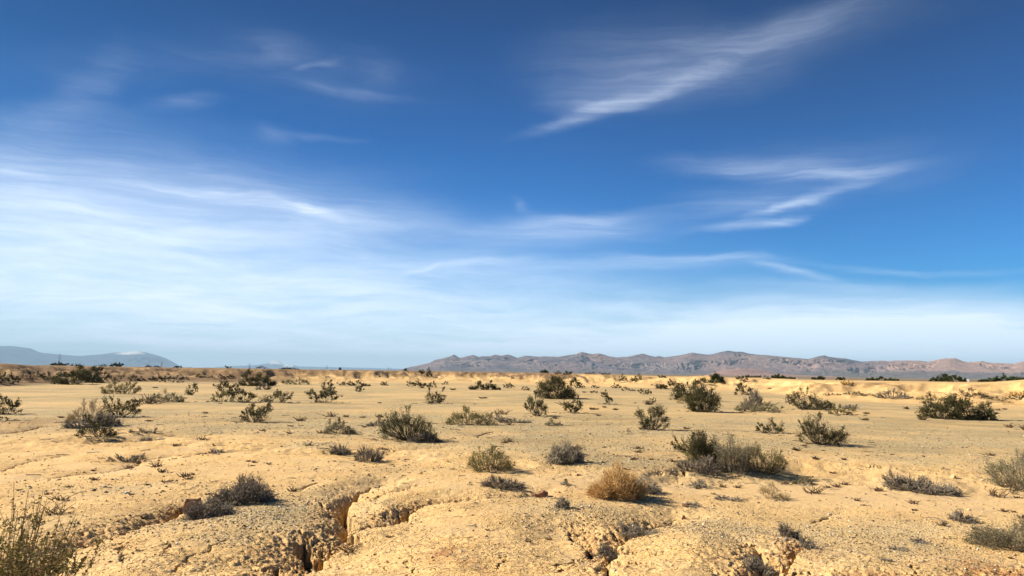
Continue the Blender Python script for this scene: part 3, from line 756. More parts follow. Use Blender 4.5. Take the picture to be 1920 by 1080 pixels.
    P[:, 2] = np.maximum(P[:, 2], .01)
    lv, lf_ = rhombs(P, L, rng, asp, .3)
    return (np.vstack([sv, tv]), np.vstack([sf, tf + len(sv)])), (lv, lf_), lm, sm

def zat(x, y): return float(full(np.array([x]), np.array([y]))[0])
FEET = []
PN = {'C': 'creosote_bush', 'K': 'creosote_bush', 'S': 'saltbush', 'Y': 'dry_shrub', 'V': 'desert_shrub', 'O': 'dry_shrub', 'D': 'dead_shrub', 'E': 'dead_shrub', 'B': 'dry_shrub', 'T': 'desert_tree'}
PC = {'C': 'bush', 'K': 'bush', 'S': 'bush', 'Y': 'shrub', 'V': 'shrub', 'O': 'shrub', 'D': 'dead shrub', 'E': 'dead shrub', 'B': 'shrub', 'T': 'tree'}
GR = {'C': 'creosote bushes on the plain', 'K': 'creosote bushes on the plain', 'S': 'grey green bushes on the plain', 'Y': 'dry shrubs on the plain', 'V': 'dry shrubs on the plain',
      'O': 'dry shrubs on the plain', 'B': 'dry shrubs on the plain', 'D': 'dead twiggy shrubs on the ground', 'E': 'dead twiggy shrubs on the ground', 'T': 'trees along the far edge of the plain'}
PROF = {'d': [.35, .8, 1, .95, .75, .3], 'v': [.7, .9, 1, .85, .95, .6], 'l': [.4, .9, 1, .7, .5, .3], 'r': [.3, .5, .7, 1, .9, .4], 'm': [.5, .9, .6, 1, .7, .5], 'f': [.7, 1, .9, 1, .95, .7], 't': [.2, .6, 1, 1, .6, .2]}
def grow(row, seed):
    f = row.split('|')
    kind = f[0]; x0, x1, yt, yb = [float(v) for v in f[1].split(',')]
    prof = PROF[f[2]] if f[2] in PROF else [float(v) for v in f[2].split(',')]
    root = float(f[3] or 0); label = f[4]
    dist = float(f[5]) if len(f) > 5 and f[5] else None
    cx = (x0 + x1) / 2
    rng = np.random.default_rng(seed)
    if dist is None:
        P, ok = hit(cx, yb)
        if not ok[0]: print("no ground under", label); return
        x, y = P[0]
    else:
        d = ray(cx, 700.0); rr_ = np.linspace(dist * .78, dist * 1.3, 60) / math.hypot(d[0], d[1])
        zz = full(d[0] * rr_, d[1] * rr_); k = rr_[int(np.argmax((zz - HC) / rr_))]      # on the rim of the bank
        x, y = d[0] * k, d[1] * k
    r = math.hypot(x, y)
    zg = zat(x, y)
    dt = ray(cx, yt); ztop = HC + r * dt[2] / math.hypot(dt[0], dt[1])
    h = max(ztop - (float(macro(np.array([x]), np.array([y]))[0]) if dist is None else zg), .06 if dist is None else .8)
    w = (x1 - x0) * r / F
    if dist is not None: h = min(h, 1.35 * w)
    # seen from a little above: the foot of the crown lies in front of the stem
    dep = min(w * .8, h * 1.5 + .1)
    kn = kind if kind != 'K' else 'K'
    (sv, sf), (lv, lf_), lm, sm = plant(kn, w, h, dep, prof, root, rng, r / 747.0)
    off = dep * .32
    x, y = x + off * math.sin(math.atan2(x, y)), y + off * math.cos(math.atan2(x, y)) if dist is None else y
    zg = zat(x, y)
    FEET.append((x, y, w))
    name = PN[kind]
    e = bpy.data.objects.new(name, None); e.empty_display_size = .3
    C.objects.link(e); e.location = (x, y, zg - .01); e.rotation_euler = (0, 0, -math.atan2(x, y))
    e['label'] = label; e['category'] = PC[kind]; e['group'] = GR[kind]
    tree = kind == 'T'
    link('trunk' if tree else 'stems', mesh_from('stems', sv, sf), MAT[sm], e)
    if kind != 'D': link('crown' if tree else 'foliage', mesh_from('foliage', lv, lf_), MAT[lm], e)

PLANTS = """
C|-22,32,736,777|v|.2|scraggly dark creosote bush cut by the frame edge, beside a dark gash in the bank
Y|130,196,748,792|.3,.7,1,1,.9,.6|0|round dry shrub with a straw yellow top, against an olive bush
C|196,260,739,783|1,.8,.9,.7,.8,.5|-.1|open olive bush touching the round straw yellow shrub
D|122,180,778,803|d|0|purple grey dead twigs at the foot of the straw yellow shrub
C|148,214,776,821|.5,.9,1,.8,.6,.3|.1|dark thin bush on the orange bank below the straw yellow shrub
D|170,225,766,800|d|0|faint grey twiggy shrub between the olive bush and the bank
D|262,291,807,823|d|0|small dark dead shrub lying on the orange bank left of the cracks
V|194,258,707,739|.5,.8,1,.95,.9,.5|0|dense rounded olive yellow shrub standing before the dark creosote thicket
S|279,343,727,754|.3,.8,1,.7,.55,.3|0|grey green spreading bush right of the dense rounded olive shrub
C|348,370,716,741|v|0|very small upright creosote with a thin shadow between two larger clumps
K|103,165,690,721|.4,.7,.9,1,1,.8|0|big dark creosote on the near side of the thicket at the mesa foot
K|140,188,681,715|.7,1,.9,.8,.9,.6|0|tallest dark creosote rising behind the thicket at the mesa foot
C|9,35,699,719|v|0|small dark bush alone near the frame edge before the red mesa foot
C|-12,9,694,719|f|0|dark bush half cut by the frame edge under the eroded mesa
B|36,70,698,715|f|0|low brown bush first in the row under the eroded mesa
C|66,106,696,714|l|0|low dark bush joining the big thicket from the frame side
C|165,205,699,718|f|0|low dark bush tailing off from the thicket beyond the tall creosote
B|200,232,701,716|f|0|brown bush behind the dense rounded olive shrub
C|241,270,703,714|d|0|compact dark bush behind the grey green spreading bush
C|281,322,699,713|r|0|dark spreading bush below the mesa wall, nearer side of a pair
C|316,352,703,712|l|0|flat dark bush making the far half of a pair below the mesa wall
B|300,342,711,717|f|0|flat dark brown scrub on the pale strip below a pair of bushes
C|366,384,701,709|l|0|tiny dark bush left of two in the gap under the mesa
B|386,403,704,709|f|0|tiny flat brown bush beside another in the gap under the mesa
C|408,422,702,710|d|0|tiny brown green bush just before the tall two part creosote
C|422,441,702,711|d|0|tiny dark bush hiding behind the top of the two part creosote
C|401,442,709,736|.8,1,.8,.9,.8,.6|0|dark creosote forming the upper part of a clump with a yellow shrub below
V|395,440,730,754|.4,.8,1,1,.9,.5|0|yellow olive rounded shrub tucked below a dark creosote
C|428,478,722,755|.7,.9,1,.8,.6,.5|.1|dark creosote leaning beside the yellow olive rounded shrub
K|448,516,691,724|.5,.8,1,.95,.8,.4|0|large dark creosote on the plain before the mesa buttresses
E|478,510,716,731|d|0|grey brown skirt shrub under the large creosote before the mesa buttresses
S|528,581,707,721|.4,.7,.8,1,.9,.4|0|low olive grey bush between the large creosote and the bright wash
C|505,549,729,756|f|0|round open creosote below the low olive grey bush
C|450,509,746,792|.3,.6,1,.8,.9,.7|-.1|open creosote with a long thin shadow, nearest of its clump
C|597,632,710,740|.5,1,1,.9,.8,.4|0|tall upper crown of the double creosote at mid plain
C|571,634,728,755|.8,.9,.9,1,1,.6|.2|broad lower crown of the double creosote at mid plain
C|664,683,719,735|v|0|small upright creosote beyond the double creosote
S|630,664,712,723|f|0|low grey shrub first in the line behind the small upright creosote
C|652,696,712,724|l|0|low dark shrub in the line behind the small upright creosote
C|712,729,713,723|d|0|tiny dark shrub at the far end of the low line of shrubs
C|760,783,713,725|f|0|first of three joined low creosotes above the open creosote
C|777,802,711,728|m|0|middle and tallest of three joined low creosotes
C|797,819,712,726|r|0|last of three joined low creosotes, with a thin end
B|827,842,714,721|d|0|tiny brown bush alone beside the three joined creosotes
C|795,836,727,757|.7,.9,.8,.7,1,.9|0|open creosote with curling branches and a short shadow at mid plain
K|877,940,712,731|.5,.9,.8,1,.8,.3|0|wide flat creosote before the bright wash with a pale stone at its side
C|942,966,717,728|f|0|small brown bush trailing the wide flat creosote
S|606,668,780,814|.3,.8,1,.7,.6,.3|0|grey brown twiggy saltbush right of the orange bank
E|684,728,778,800|.4,.5,.6,.9,1,.7|0|low dark grey shrub touching the biggest bush of the middle ground
C|706,822,764,828|.4,.7,.9,1,.95,.8,.55,.3|.1|large spreading dark creosote with dead branches trailing on its right
D|760,830,806,830|d|0|dead branches trailing under the large spreading creosote
D|616,660,822,852|.9,.8,.6,.5,.3|-.3|brown dead shrub leaning on the bank below the grey brown saltbush
E|661,721,831,867|.4,.8,1,.8,.6,.4|0|straw and grey shrub with a dark foot, left of the big grey green dome
V|834,930,762,797|.4,.9,1,.9,.85,.5|0|wide yellow green dome shrub in the middle of the plain
E|924,1000,773,793|.9,.8,.6,.4,.25|0|low grey dead shrub trailing away from the yellow green dome
C|980,1030,738,781|.6,.9,1,.8,.9,.6|.1|open creosote in front of the biggest mid plain creosote
C|1055,1096,742,775|.4,.7,.9,1,.9,.6|0|brown tinted creosote at the foot of the biggest mid plain creosote
K|1000,1083,700,748|.5,.9,1,.95,.95,.7,.4|.1|biggest mid plain creosote reaching the base of the mountains
B|977,994,722,732|f|0|tiny brown bush just before the biggest mid plain creosote
C|1077,1099,719,728|r|0|tiny dark bush on the plain under the bright orange mounds
C|1107,1124,721,728|f|0|tiny dark bush beside another under the bright orange mounds
B|1106,1122,731,737|f|0|tiny brown scrub on the plain under the orange mounds
C|1126,1143,727,745|m|0|thin upper half of a broken bush on the plain
C|1132,1150,742,758|f|0|dark lower half of a broken bush on the plain
C|1145,1166,718,728|d|0|small rounded grey olive bush at the wash edge
B|1162,1192,723,733|l|0|flat brown olive scrub beside the small rounded bush at the wash edge
C|1194,1223,728,740|f|0|low dark bush left of the great dark thicket
C|1215,1232,745,755|m|0|tiny brown sprig between two large bushes on the plain
C|1190,1257,754,807|.7,.6,.9,.8,1,.7|-.1|solitary creosote with a slim foot and a thin shadow to its side
S|1020,1056,782,798|d|0|small pale grey dome shrub on bare gravel
C|1228,1278,703,730|.3,.5,.6,1,.8,.6|.2|dark bush with a tall spike behind the great thicket
K|1262,1322,712,752|.6,.8,.9,.9,1,.8|0|green black upper mass of the great thicket
K|1284,1352,722,773|.5,.8,.9,1,.9,.6|0|darkest lower mass of the great thicket
S|1254,1286,727,750|.6,.9,1,.8,.6|0|pale green bush at the flank of the great thicket
Y|1266,1296,740,757|d|0|yellow dry shrub under the flank of the great thicket
C|1375,1414,715,741|.5,.8,1,.9,.7,.4|0|round bush with a pale green heart before the orange bank
E|1386,1434,727,770|.3,.6,.9,1,.9,.5|.1|tall grey brown dying bush rising from low grey scrub
S|1378,1466,752,773|.4,.7,.9,1,.8,.5|0|low grey scrub spreading round the tall dying bush
C|1478,1562,723,769|.7,1,.9,.8,.7,.5,.3|-.1|dark spiky creosote with two tall plumes
V|1554,1604,757,778|.4,.8,1,.8,.6|0|bright yellow green low bush next to the spiky creosote
E|1574,1608,748,767|.8,.8,.6,.4|0|grey dead shrub behind the bright yellow green bush
C|1417,1471,780,813|.7,.5,.6,1,.9,.7|.1|small open creosote alone on the gravel before the dying bush
C|1499,1586,776,836|.8,1,.8,.9,.7,.6,.4|-.1|open brown olive creosote leaning above the orange bank
K|1728,1800,737,786|.5,.9,.8,1,.9,.8|0|nearer dark half of the widest bush on the plain
K|1786,1860,742,788|.8,.9,1,.9,.7,.3|0|farther dark half of the widest bush on the plain
B|1797,1849,727,748|.4,.8,1,.8,.6,.3|0|reddish brown dry bush behind the widest bush
O|1896,1934,731,746|f|0|rust red shrub at the frame edge below the orange mounds
S|1722,1772,737,751|.5,.7,1,.8,.6|0|pale grey scrub behind the widest bush
E|1645,1706,727,748|.5,.8,1,.7,.8,.5|0|grey dead thicket at the foot of the orange mounds
S|1583,1616,733,742|d|0|grey oval bush on the edge of the orange mounds
S|1614,1642,736,743|l|0|thin grey scrub tailing off from the oval bush
B|1545,1578,735,742|d|0|faint brown scrub behind the plumes of the spiky creosote
O|1576,1601,713,723|d|0|single rust brown bush on the slope of the orange bank
S|1890,1925,742,750|f|0|low olive scrub line at the frame edge under the rust red shrub
S|1850,1882,744,751|f|0|low olive scrub between the widest bush and the frame edge
T|1444,1470,699,713|d|0|round dark green tree on the bank, biggest of its row before the fan|190
T|1468,1490,704,713|l|0|small dark green tree attached to the round one on the bank|195
T|1520,1544,703,713|m|0|thin spiky green tree on the bank skyline|185
T|1566,1583,704,713|d|0|low round green tree alone on the bank skyline|180
T|1622,1644,705,716|m|0|feathery dark tree, first of three low ones on the bank|165
T|1642,1661,708,717|d|0|dense dark tree, second of three low ones on the bank|160
T|1662,1682,710,717|m|0|faint tree, last of three low ones on the bank|175
T|1755,1780,700,717|.6,1,.9,.8,.9|0|left crown of the tall green tree pair on the bank|150
T|1777,1805,702,717|.8,.7,1,.9,.5|0|right crown of the tall green tree pair on the bank|150
T|1741,1756,708,716|d|0|little dark tree beside the tall green tree pair|150
T|1836,1862,708,717|r|0|low dark tree on the rise near the frame edge|140
T|1860,1913,702,723|.3,.6,1,.8,.6,.4|0|wide dark green tree near the frame edge, trailing down the slope|128
T|1327,1358,695,714|.4,1,.9,.7,.7,.4|0|bright green bush tree at the end of the orange dune|118
C|1302,1324,703,714|r|0|brown green bush before the orange dune|116
C|1376,1402,703,710|f|0|grey green bush on the flat mound crest|122
C|1429,1444,704,711|d|0|small dark bush at the far end of the flat mound crest|125
T|1395,1426,706,711|f|0|faint low trees beyond the flat mound crest|170
C|1064,1092,700,714|.5,.8,1,.7,.5|0|green bush behind the biggest mid plain creosote|110
B|1040,1053,694,702|d|0|brown knob shaped bush on the skyline before the mountains|150
C|1055,1075,690,702|m|0|thin plumed bush on the skyline before the mountains|150
B|1095,1118,698,704|f|0|flat grey bush on the mesa rim before the mountains|170
C|1123,1146,698,705|f|0|olive dome bush on the mesa rim left of the orange crest|170
C|1158,1177,701,710|d|0|dark round bush below the orange crest|140
C|1180,1204,698,709|r|0|dark bush with a tail at the end of the orange crest|140
C|1232,1250,700,708|m|0|brown bush on the mound left of the orange dune|140
T|1012,1030,692,699|d|0|small conical dark tree against the foot of the mountains|420
C|785,798,689,699|m|0|nearer plume of the twin bush where the mountains begin|150
C|797,813,687,699|d|0|denser plume of the twin bush where the mountains begin|150
C|757,764,690,695|d|0|dot sized dark bush at the tip of the mountain range|190
T|99,121,678,688|.5,1,.8,.5|0|dark tree at the foot of the nearest lattice pylon|185
C|115,150,684,694|.9,.7,.5,.3|0|dark low bush running down from the tree by the pylon|160
C|187,200,682,688|f|0|small low bush on the horizon right of the thicket|190
T|209,230,679,688|.4,.9,1,.7|0|isolated dark tree on the mesa rim under the snowy peak|190
B|288,300,683,689|t|0|pointed brown bush on the mesa rim near a thin pylon|190
B|273,284,685,690|d|0|faint brown bush next to the pointed one on the mesa rim|190
C|326,341,685,696|d|0|dark round bush in the notch of the mesa rim|170
C|422,434,686,691|f|0|dark flat bush on the mesa rim beside a thin pylon|190
C|635,641,691,696|d|0|dot sized bush on the rim at the end of the buttresses|190
C|525,545,689,701|.9,.7,.5,.4|0|dark bush in the notch left of the eroded buttresses|165
B|538,562,694,706|.9,.7,.6,.4|0|brown bush climbing down the slope by the eroded buttresses|165
B|480,500,691,698|d|0|reddish bush on the mound behind the large creosote|165
V|872,967,836,886|.3,.8,.95,1,.95,.8,.45|0|big grey green dome shrub in the foreground centre
D|898,988,887,913|.4,.9,1,.8,.6,.4|0|grey dead shrub lying just below the big grey green dome
S|974,992,902,923|d|0|tiny grey green tuft between the dead shrub and the red stone
D|1024,1098,821,871|.4,.8,1,.8,.7,.4|.1|grey wispy dead shrub with a dark foot right of the big dome
E|1050,1098,843,869|.5,.8,1,.8|0|dense grey twigs at the foot of the wispy dead shrub
C|1257,1322,816,852|.7,.8,.9,1,.8|.2|dark green bush at the upper end of the long foreground thicket
K|1290,1352,806,872|.6,1,.9,.8,.6|0|tallest dark sprays of the long foreground thicket
V|1283,1345,836,872|.6,.9,1,.7|0|yellow shrub lit inside the long foreground thicket
E|1264,1350,852,885|.5,.9,1,.9,.8|0|grey twig mass in the front of the long foreground thicket
S|1335,1412,814,886|.8,.9,1,.85,.8,.7|0|pale grey green middle of the long foreground thicket
V|1384,1476,836,888|.7,.9,1,.9,.8,.6|0|green rounded lower end of the long foreground thicket
D|1330,1420,850,888|d|0|dead grey twigs below the middle of the long foreground thicket
O|1096,1220,874,938|.3,.7,.9,1,.95,.7,.4|0|orange brown dry shrub, brightest plant of the foreground
D|1180,1243,890,926|.9,.8,.6,.4|-.2|grey twigs trailing from the orange brown dry shrub
D|1037,1070,922,954|.3,.6,.8,1,.6|0|small wispy dead shrub with its dark shadow below the red stone
D|1108,1176,972,1012|.6,.9,1,.7,.5|0|dead brush caught in the V shaped hollow
D|1158,1242,958,985|.9,1,.8,.6,.5|0|dead brush along the upper arm of the V shaped hollow
D|1290,1328,894,914|.3,.5,.9,.4|0|tiny dead tuft with a dark shadow below the long thicket
D|1339,1392,921,939|.4,.8,.7,.5|0|flat dead twigs on the sand right of the orange brown shrub
Y|1424,1480,904,937|.6,1,.9,.7,.4|0|small straw coloured shrub alone on the sand
S|1484,1525,888,909|.4,.9,1,.6|0|small pale green shrub beyond the straw coloured one
D|1665,1786,886,925|.6,1,.8,.6,.4,.25|-.2|long grey dead shrub sprawled on the sand
S|1866,1975,860,930|.5,.8,.9,1,.9|0|grey green dense bush cut by the frame edge, upper of two
S|1838,1990,960,1034|.3,.6,.9,1,1|.1|large grey bush in the bottom corner, cut by the frame edge
D|1784,1828,951,981|.8,.9,.6,.5|-.1|small dark dead shrub near the large grey corner bush
D|1708,1737,1002,1019|d|0|tiny dead sprig on the clay before the corner bush
D|1460,1502,962,1000|.9,.8,.7,.5|0|dead twigs on the rim of the small side crack
D|1498,1532,985,1014|.8,1,.8|0|grey twig knot at the end of the small side crack
D|1390,1456,1004,1044|1,.9,.7,.5|-.3|dead brush sliding into the deep crack at the frame bottom
D|398,514,886,944|.3,.6,1,.95,.7,.3|0|dark grey tumbled dead shrub in the foreground
D|346,440,922,966|.6,.9,.8,.7,.5|0|faded grey dead shrub beside the clay block
D|392,421,833,847|f|0|small purple grey dead clump on the orange slope
D|205,268,846,863|f|0|thin grey litter of twigs on the orange slope
S|1054,1068,896,910|t|0|tiny green sprig casting a thin shadow behind the orange brown shrub
D|240,292,800,812|f|0|low dry twigs on the rim of the orange bank
E|1655,1672,1040,1050|f|0|dry wisp on the clay near the frame bottom
D|1668,1700,1022,1032|f|0|broken dry twigs flat on the clay before the sprig
D|1285,1312,940,950|f|0|scrap of dead twigs on the gravel below the flat twigs
C|-10,24,781,789|f|0|flat dark scrub on the bank edge at the frame edge
"""
for i_, row in enumerate([q for q in PLANTS.strip().split('\n') if q.strip()]):
    grow(row, 1000 + i_)

# feathery plant close to the viewer at the frame edge
def near_plant():
    rng = np.random.default_rng(77)
    P, ok = hit([10.0], [1060.0])
    r = 6.4; a = math.atan2(*P[0])
    x, y = r * math.sin(a - .004), r * math.cos(a - .004)
    zg = float(macro(np.array([x]), np.array([y]))[0]) - .1
    e = bpy.data.objects.new("feathery_bush", None); C.objects.link(e)
    e.location = (x, y, zg); e.rotation_euler = (0, 0, -a)
    e['label'] = "tall feathery green and brown bush close by at the frame edge, twigs fanning up"
    e['category'] = "bush"
    n = 110
    ang = rng.normal(.10, .42, n); ln = rng.uniform(.8, 1.72, n)
    A = np.stack([rng.normal(0, .07, n), rng.normal(0, .10, n), np.full(n, -.05)], 1)
    E = A + np.stack([np.sin(ang) * ln * .62, rng.normal(0, .22, n), np.cos(ang) * ln], 1)
    M = A * .5 + E * .5 + np.stack([-np.sin(ang) * .10, rng.normal(0, .03, n), rng.uniform(0, .05, n)], 1)
    S = bez(A, M, E, 9)
    v1, f1_ = tubes(S, np.linspace(.006, .0016, 9)[None, :] * rng.uniform(.8, 1.2, (n, 1)), 4)
    m = n * 16
    k = np.repeat(np.arange(n), 16); t = rng.uniform(.2, .97, m)[:, None]
    S0 = A[k] * (1 - t) ** 2 + 2 * M[k] * t * (1 - t) + E[k] * t ** 2
    dirn = (E - A)[k] / np.linalg.norm((E - A)[k], axis=1, keepdims=True)
    E2 = S0 + (dirn * .7 + rng.normal(0, .42, (m, 3))) * rng.uniform(.08, .20, (m, 1))
    M2 = (S0 + E2) / 2 + rng.normal(0, .01, (m, 3))
    T2 = bez(S0, M2, E2, 4)
    v2, f2_ = tubes(T2, np.linspace(.0024, .0012, 4)[None, :] + np.zeros((m, 1)))
    link('stems', mesh_from('stems', np.vstack([v1, v2]), np.vstack([f1_, f2_ + len(v1)])), MAT['brown'], e)
    nl = 45000
    q = rng.integers(0, m, nl); tt = rng.uniform(0, 1.02, nl)[:, None]
    keep = rng.uniform(size=nl) < np.clip(1.7 - 1.05 * S0[q][:, 2], .12, 1)
    Pn = (S0[q] * (1 - tt) ** 2 + 2 * M2[q] * tt * (1 - tt) + E2[q] * tt ** 2 + rng.normal(0, .006, (nl, 3)))[keep]
    lv, lf_ = rhombs(Pn, .030, rng, .45, .2)
    link('foliage', mesh_from('foliage', lv, lf_), MAT['yolive'], e)
near_plant()

# ------------------------------------------------------------------ stones, clay block, loose gravel
def stone_mat(name, a, b, c):
    m, T, B = material(name, .9, .2)
    g = T.new('ShaderNodeNewGeometry')
    n = T.noise(g.outputs['Position'], 14, 5, .65); n2 = T.noise(g.outputs['Position'], 60, 3, .6)
    cc = T.mix(T.mapr(n, .4, .62), a, b); cc = T.mix(T.mapr(n2, .55, .7, 0, .7), cc, c)
    T.l.new(cc, B.inputs['Base Color'])
    bp = T.new('ShaderNodeBump'); bp.inputs['Strength'].default_value = .8; bp.inputs['Distance'].default_value = .02
    T.l.new(n, bp.inputs['Height']); T.l.new(bp.outputs[0], B.inputs['Normal'])
    return m
def lump(w, d, h, seed, cuts=14, blocky=0.0):
    rng = np.random.default_rng(seed)
    import bmesh
    bm = bmesh.new()
    bmesh.ops.create_icosphere(bm, subdivisions=4, radius=1.0)
    V = np.array([v.co[:] for v in bm.verts])
    for _ in range(cuts):                                   # flat broken faces
        nrm = rng.normal(size=3); nrm /= np.linalg.norm(nrm); o = rng.uniform(.55, .85)
        dd = V @ nrm; V = V - np.clip(dd - o, 0, None)[:, None] * nrm[None, :]
    V += .16 * np.stack([fbm(V[:, 1] * 3 + i * 9, V[:, 2] * 3 + V[:, 0] * 2, 1.0, 4, seed + i, .6) for i in range(3)], 1)
    V[:, 2] = np.maximum(V[:, 2], -.45)
    for v, q in zip(bm.verts, V): v.co = (q[0] * w / 2, q[1] * d / 2, (q[2] + .35) * h / 1.2)
    me = bpy.data.meshes.new("stone"); bm.to_mesh(me); bm.free()
    return me
def put_stone(name, px, py, wpx, hpx, seed, mat, label, cat, depth=.8):
    P, ok = hit([px], [py]); x, y = P[0]; r = math.hypot(x, y)
    w = wpx * r / F; h = hpx * r / F
    me = lump(w, w * depth, h, seed)
    o = link(name, me, mat); o.location = (x, y, zat(x, y) - .01); o.rotation_euler = (0, 0, seed * 1.3)
    o['label'] = label; o['category'] = cat
    return o
redm_ = stone_mat("red_brown_rock", (0.27, 0.125, 0.07), (0.36, 0.19, 0.11), (0.15, 0.075, 0.05))
claym = stone_mat("pale_clay_rock", (0.60, 0.40, 0.20), (0.66, 0.47, 0.26), (0.40, 0.23, 0.11))
bandm = stone_mat("banded_clay_rock", (0.36, 0.20, 0.10), (0.48, 0.28, 0.14), (0.18, 0.09, 0.05))
put_stone("stone", 1017, 923, 26, 13, 3, redm_, "squarish red brown stone with a dark shadow on the sand", "stone")
put_stone("stone", 1001, 922, 16, 8, 5, redm_, "small flat red stone touching the squarish red brown stone", "stone")
put_stone("clay_block", 361, 945, 34, 24, 8, bandm, "upright banded brown clay block at the head of the long crack", "rock", .6)
put_stone("clay_block", 336, 946, 26, 20, 11, claym, "pale cream clay block beside the banded brown one", "rock", .8)
put_stone("clay_block", 315, 944, 14, 10, 12, claym, "small pale clay lump at the rim left of the cream block", "rock", .8)
put_stone("stone", 1283, 948, 10, 6, 14, redm_, "small dark stone on the gravel beside the V shaped hollow", "stone")
put_stone("stone", 1282, 961, 10, 7, 15, redm_, "dark pebble at the tip of the V shaped hollow", "stone")
put_stone("stone", 1787, 893, 12, 6, 16, claym, "pale flat stone below the orange bank", "stone")

def scatter(name, n, seed, rr, mats_cols, size, flt, label=None):
    rng = np.random.default_rng(seed)
    az_ = rng.uniform(-.68, .68, n * 3)
    r_ = 1.0 / rng.uniform(1 / rr[1], 1 / rr[0], n * 3)        # even in the picture, denser nearby
    x = r_ * np.sin(az_); y = r_ * np.cos(az_)
    res = full(x, y, True)
    keep = flt(res, rng.uniform(size=len(x)), x, y)
    idx = np.nonzero(keep)[0][:n]
    x = x[idx]; y = y[idx]; z = res[0][idx]; r_ = r_[idx]
    m = len(x)
    s = np.minimum(rng.lognormal(math.log(size), .45, m), size * 3.2) * np.clip(r_ / 12, .7, 1.6)
    oct_ = np.array([[1, 0, 0], [0, 1, 0], [-1, 0, 0], [0, -1, 0], [0, 0, 1], [0, 0, -.6]], float)
    V = oct_[None] * (1 + rng.normal(0, .22, (m, 6, 1))) + rng.normal(0, .15, (m, 6, 3))
    ang = rng.uniform(0, 6.28, m); c_, s2_ = np.cos(ang), np.sin(ang)
    V = V * (s[:, None, None] * np.stack([np.ones(m), rng.uniform(.6, 1, m), rng.uniform(.4, .75, m)], 1)[:, None, :])
    X = V[..., 0] * c_[:, None] - V[..., 1] * s2_[:, None]; Y = V[..., 0] * s2_[:, None] + V[..., 1] * c_[:, None]
    V = np.stack([X + x[:, None], Y + y[:, None], V[..., 2] + z[:, None] + s[:, None] * .15], -1).reshape(-1, 3)
    tri = np.array([[0, 1, 4], [1, 2, 4], [2, 3, 4], [3, 0, 4], [1, 0, 5], [2, 1, 5], [3, 2, 5], [0, 3, 5]])
    Fc = (tri[None] + (np.arange(m) * 6)[:, None, None]).reshape(-1, 3)
    return link(name, mesh_from(name, V, Fc), mats_cols, kind="stuff")
def pebble_mat(name, ramp):
    m, T, B = material(name, .85, .2)
    g = T.new('ShaderNodeNewGeometry')
    cr_ = T.new('ShaderNodeValToRGB'); T.l.new(g.outputs['Random Per Island'], cr_.inputs[0])
    cr_.color_ramp.interpolation = 'CONSTANT'
    for i, (p_, c_) in enumerate(ramp):
        el_ = cr_.color_ramp.elements[i] if i < 2 else cr_.color_ramp.elements.new(p_)
        el_.position = p_; el_.color = c_ + (1,)
    T.l.new(cr_.outputs[0], B.inputs['Base Color'])
    return m
pm = pebble_mat("pebbles", [(0, (.44, .32, .18)), (.3, (.33, .235, .13)), (.5, (.22, .155, .09)), (.66, (.52, .39, .235)), (.80, (.14, .10, .065)), (.88, (.62, .53, .40)), (.95, (.75, .68, .56))])
cm = pebble_mat("clay_crumbs", [(0, (.62, .40, .17)), (.4, (.52, .31, .12)), (.65, (.38, .20, .08)), (.8, (.70, .50, .26)), (.93, (.24, .13, .06))])
scatter("gravel", 42000, 11, (6.5, 46), pm, .011, lambda R, u, x, y: u < .04 + R[1] * (1 - .7 * R[4]))
scatter("clay_crumbs", 34000, 12, (6.5, 27), cm, .012, lambda R, u, x, y: u < (.10 + .9 * R[6] + .3 * R[2]) * (1 - R[4] * .8) * (1 - .6 * R[1]))
# dry twig litter, lying flat
def litter():
    rng = np.random.default_rng(5)
    n = 1500
    az_ = rng.uniform(-.66, .66, n); r_ = 1 / rng.uniform(1 / 45, 1 / 8, n)
    cl_ = fbm(r_ * np.sin(az_), r_ * np.cos(az_), 2.2, 2, 301) > -.02
    az_, r_ = az_[cl_], r_[cl_]
    x = r_ * np.sin(az_); y = r_ * np.cos(az_)
    ft = [f_ for f_ in FEET if math.hypot(f_[0], f_[1]) < 60]
    fx = np.array([f_[0] for f_ in ft for _ in range(14)]); fy = np.array([f_[1] for f_ in ft for _ in range(14)]); fw = np.array([f_[2] for f_ in ft for _ in range(14)])
    x = np.append(x, fx + rng.normal(0, .42, len(fx)) * fw); y = np.append(y, fy + rng.normal(-.1, .42, len(fx)) * fw)
    r_ = np.hypot(x, y); n = len(x)
    L = rng.uniform(.05, .22, n) * np.clip(r_ / 14, .7, 2); a = rng.uniform(0, 6.28, n)
    x2 = x + L * np.cos(a); y2 = y + L * np.sin(a) 
    A = np.stack([x, y, full(x, y) + .012], 1); B_ = np.stack([x2, y2, full(x2, y2) + .02], 1)
    M = (A + B_) / 2 + np.stack([rng.normal(0, .02, n), rng.normal(0, .02, n), rng.uniform(.0, .03, n)], 1)
    v, f = tubes(bez(A, M, B_, 4), np.maximum(.0025, .0005 * r_)[:, None] * np.array([[1, .9, .8, .5]]))
    link("twig_litter", mesh_from("twig_litter", v, f), MAT['grey'], kind="stuff")
litter()
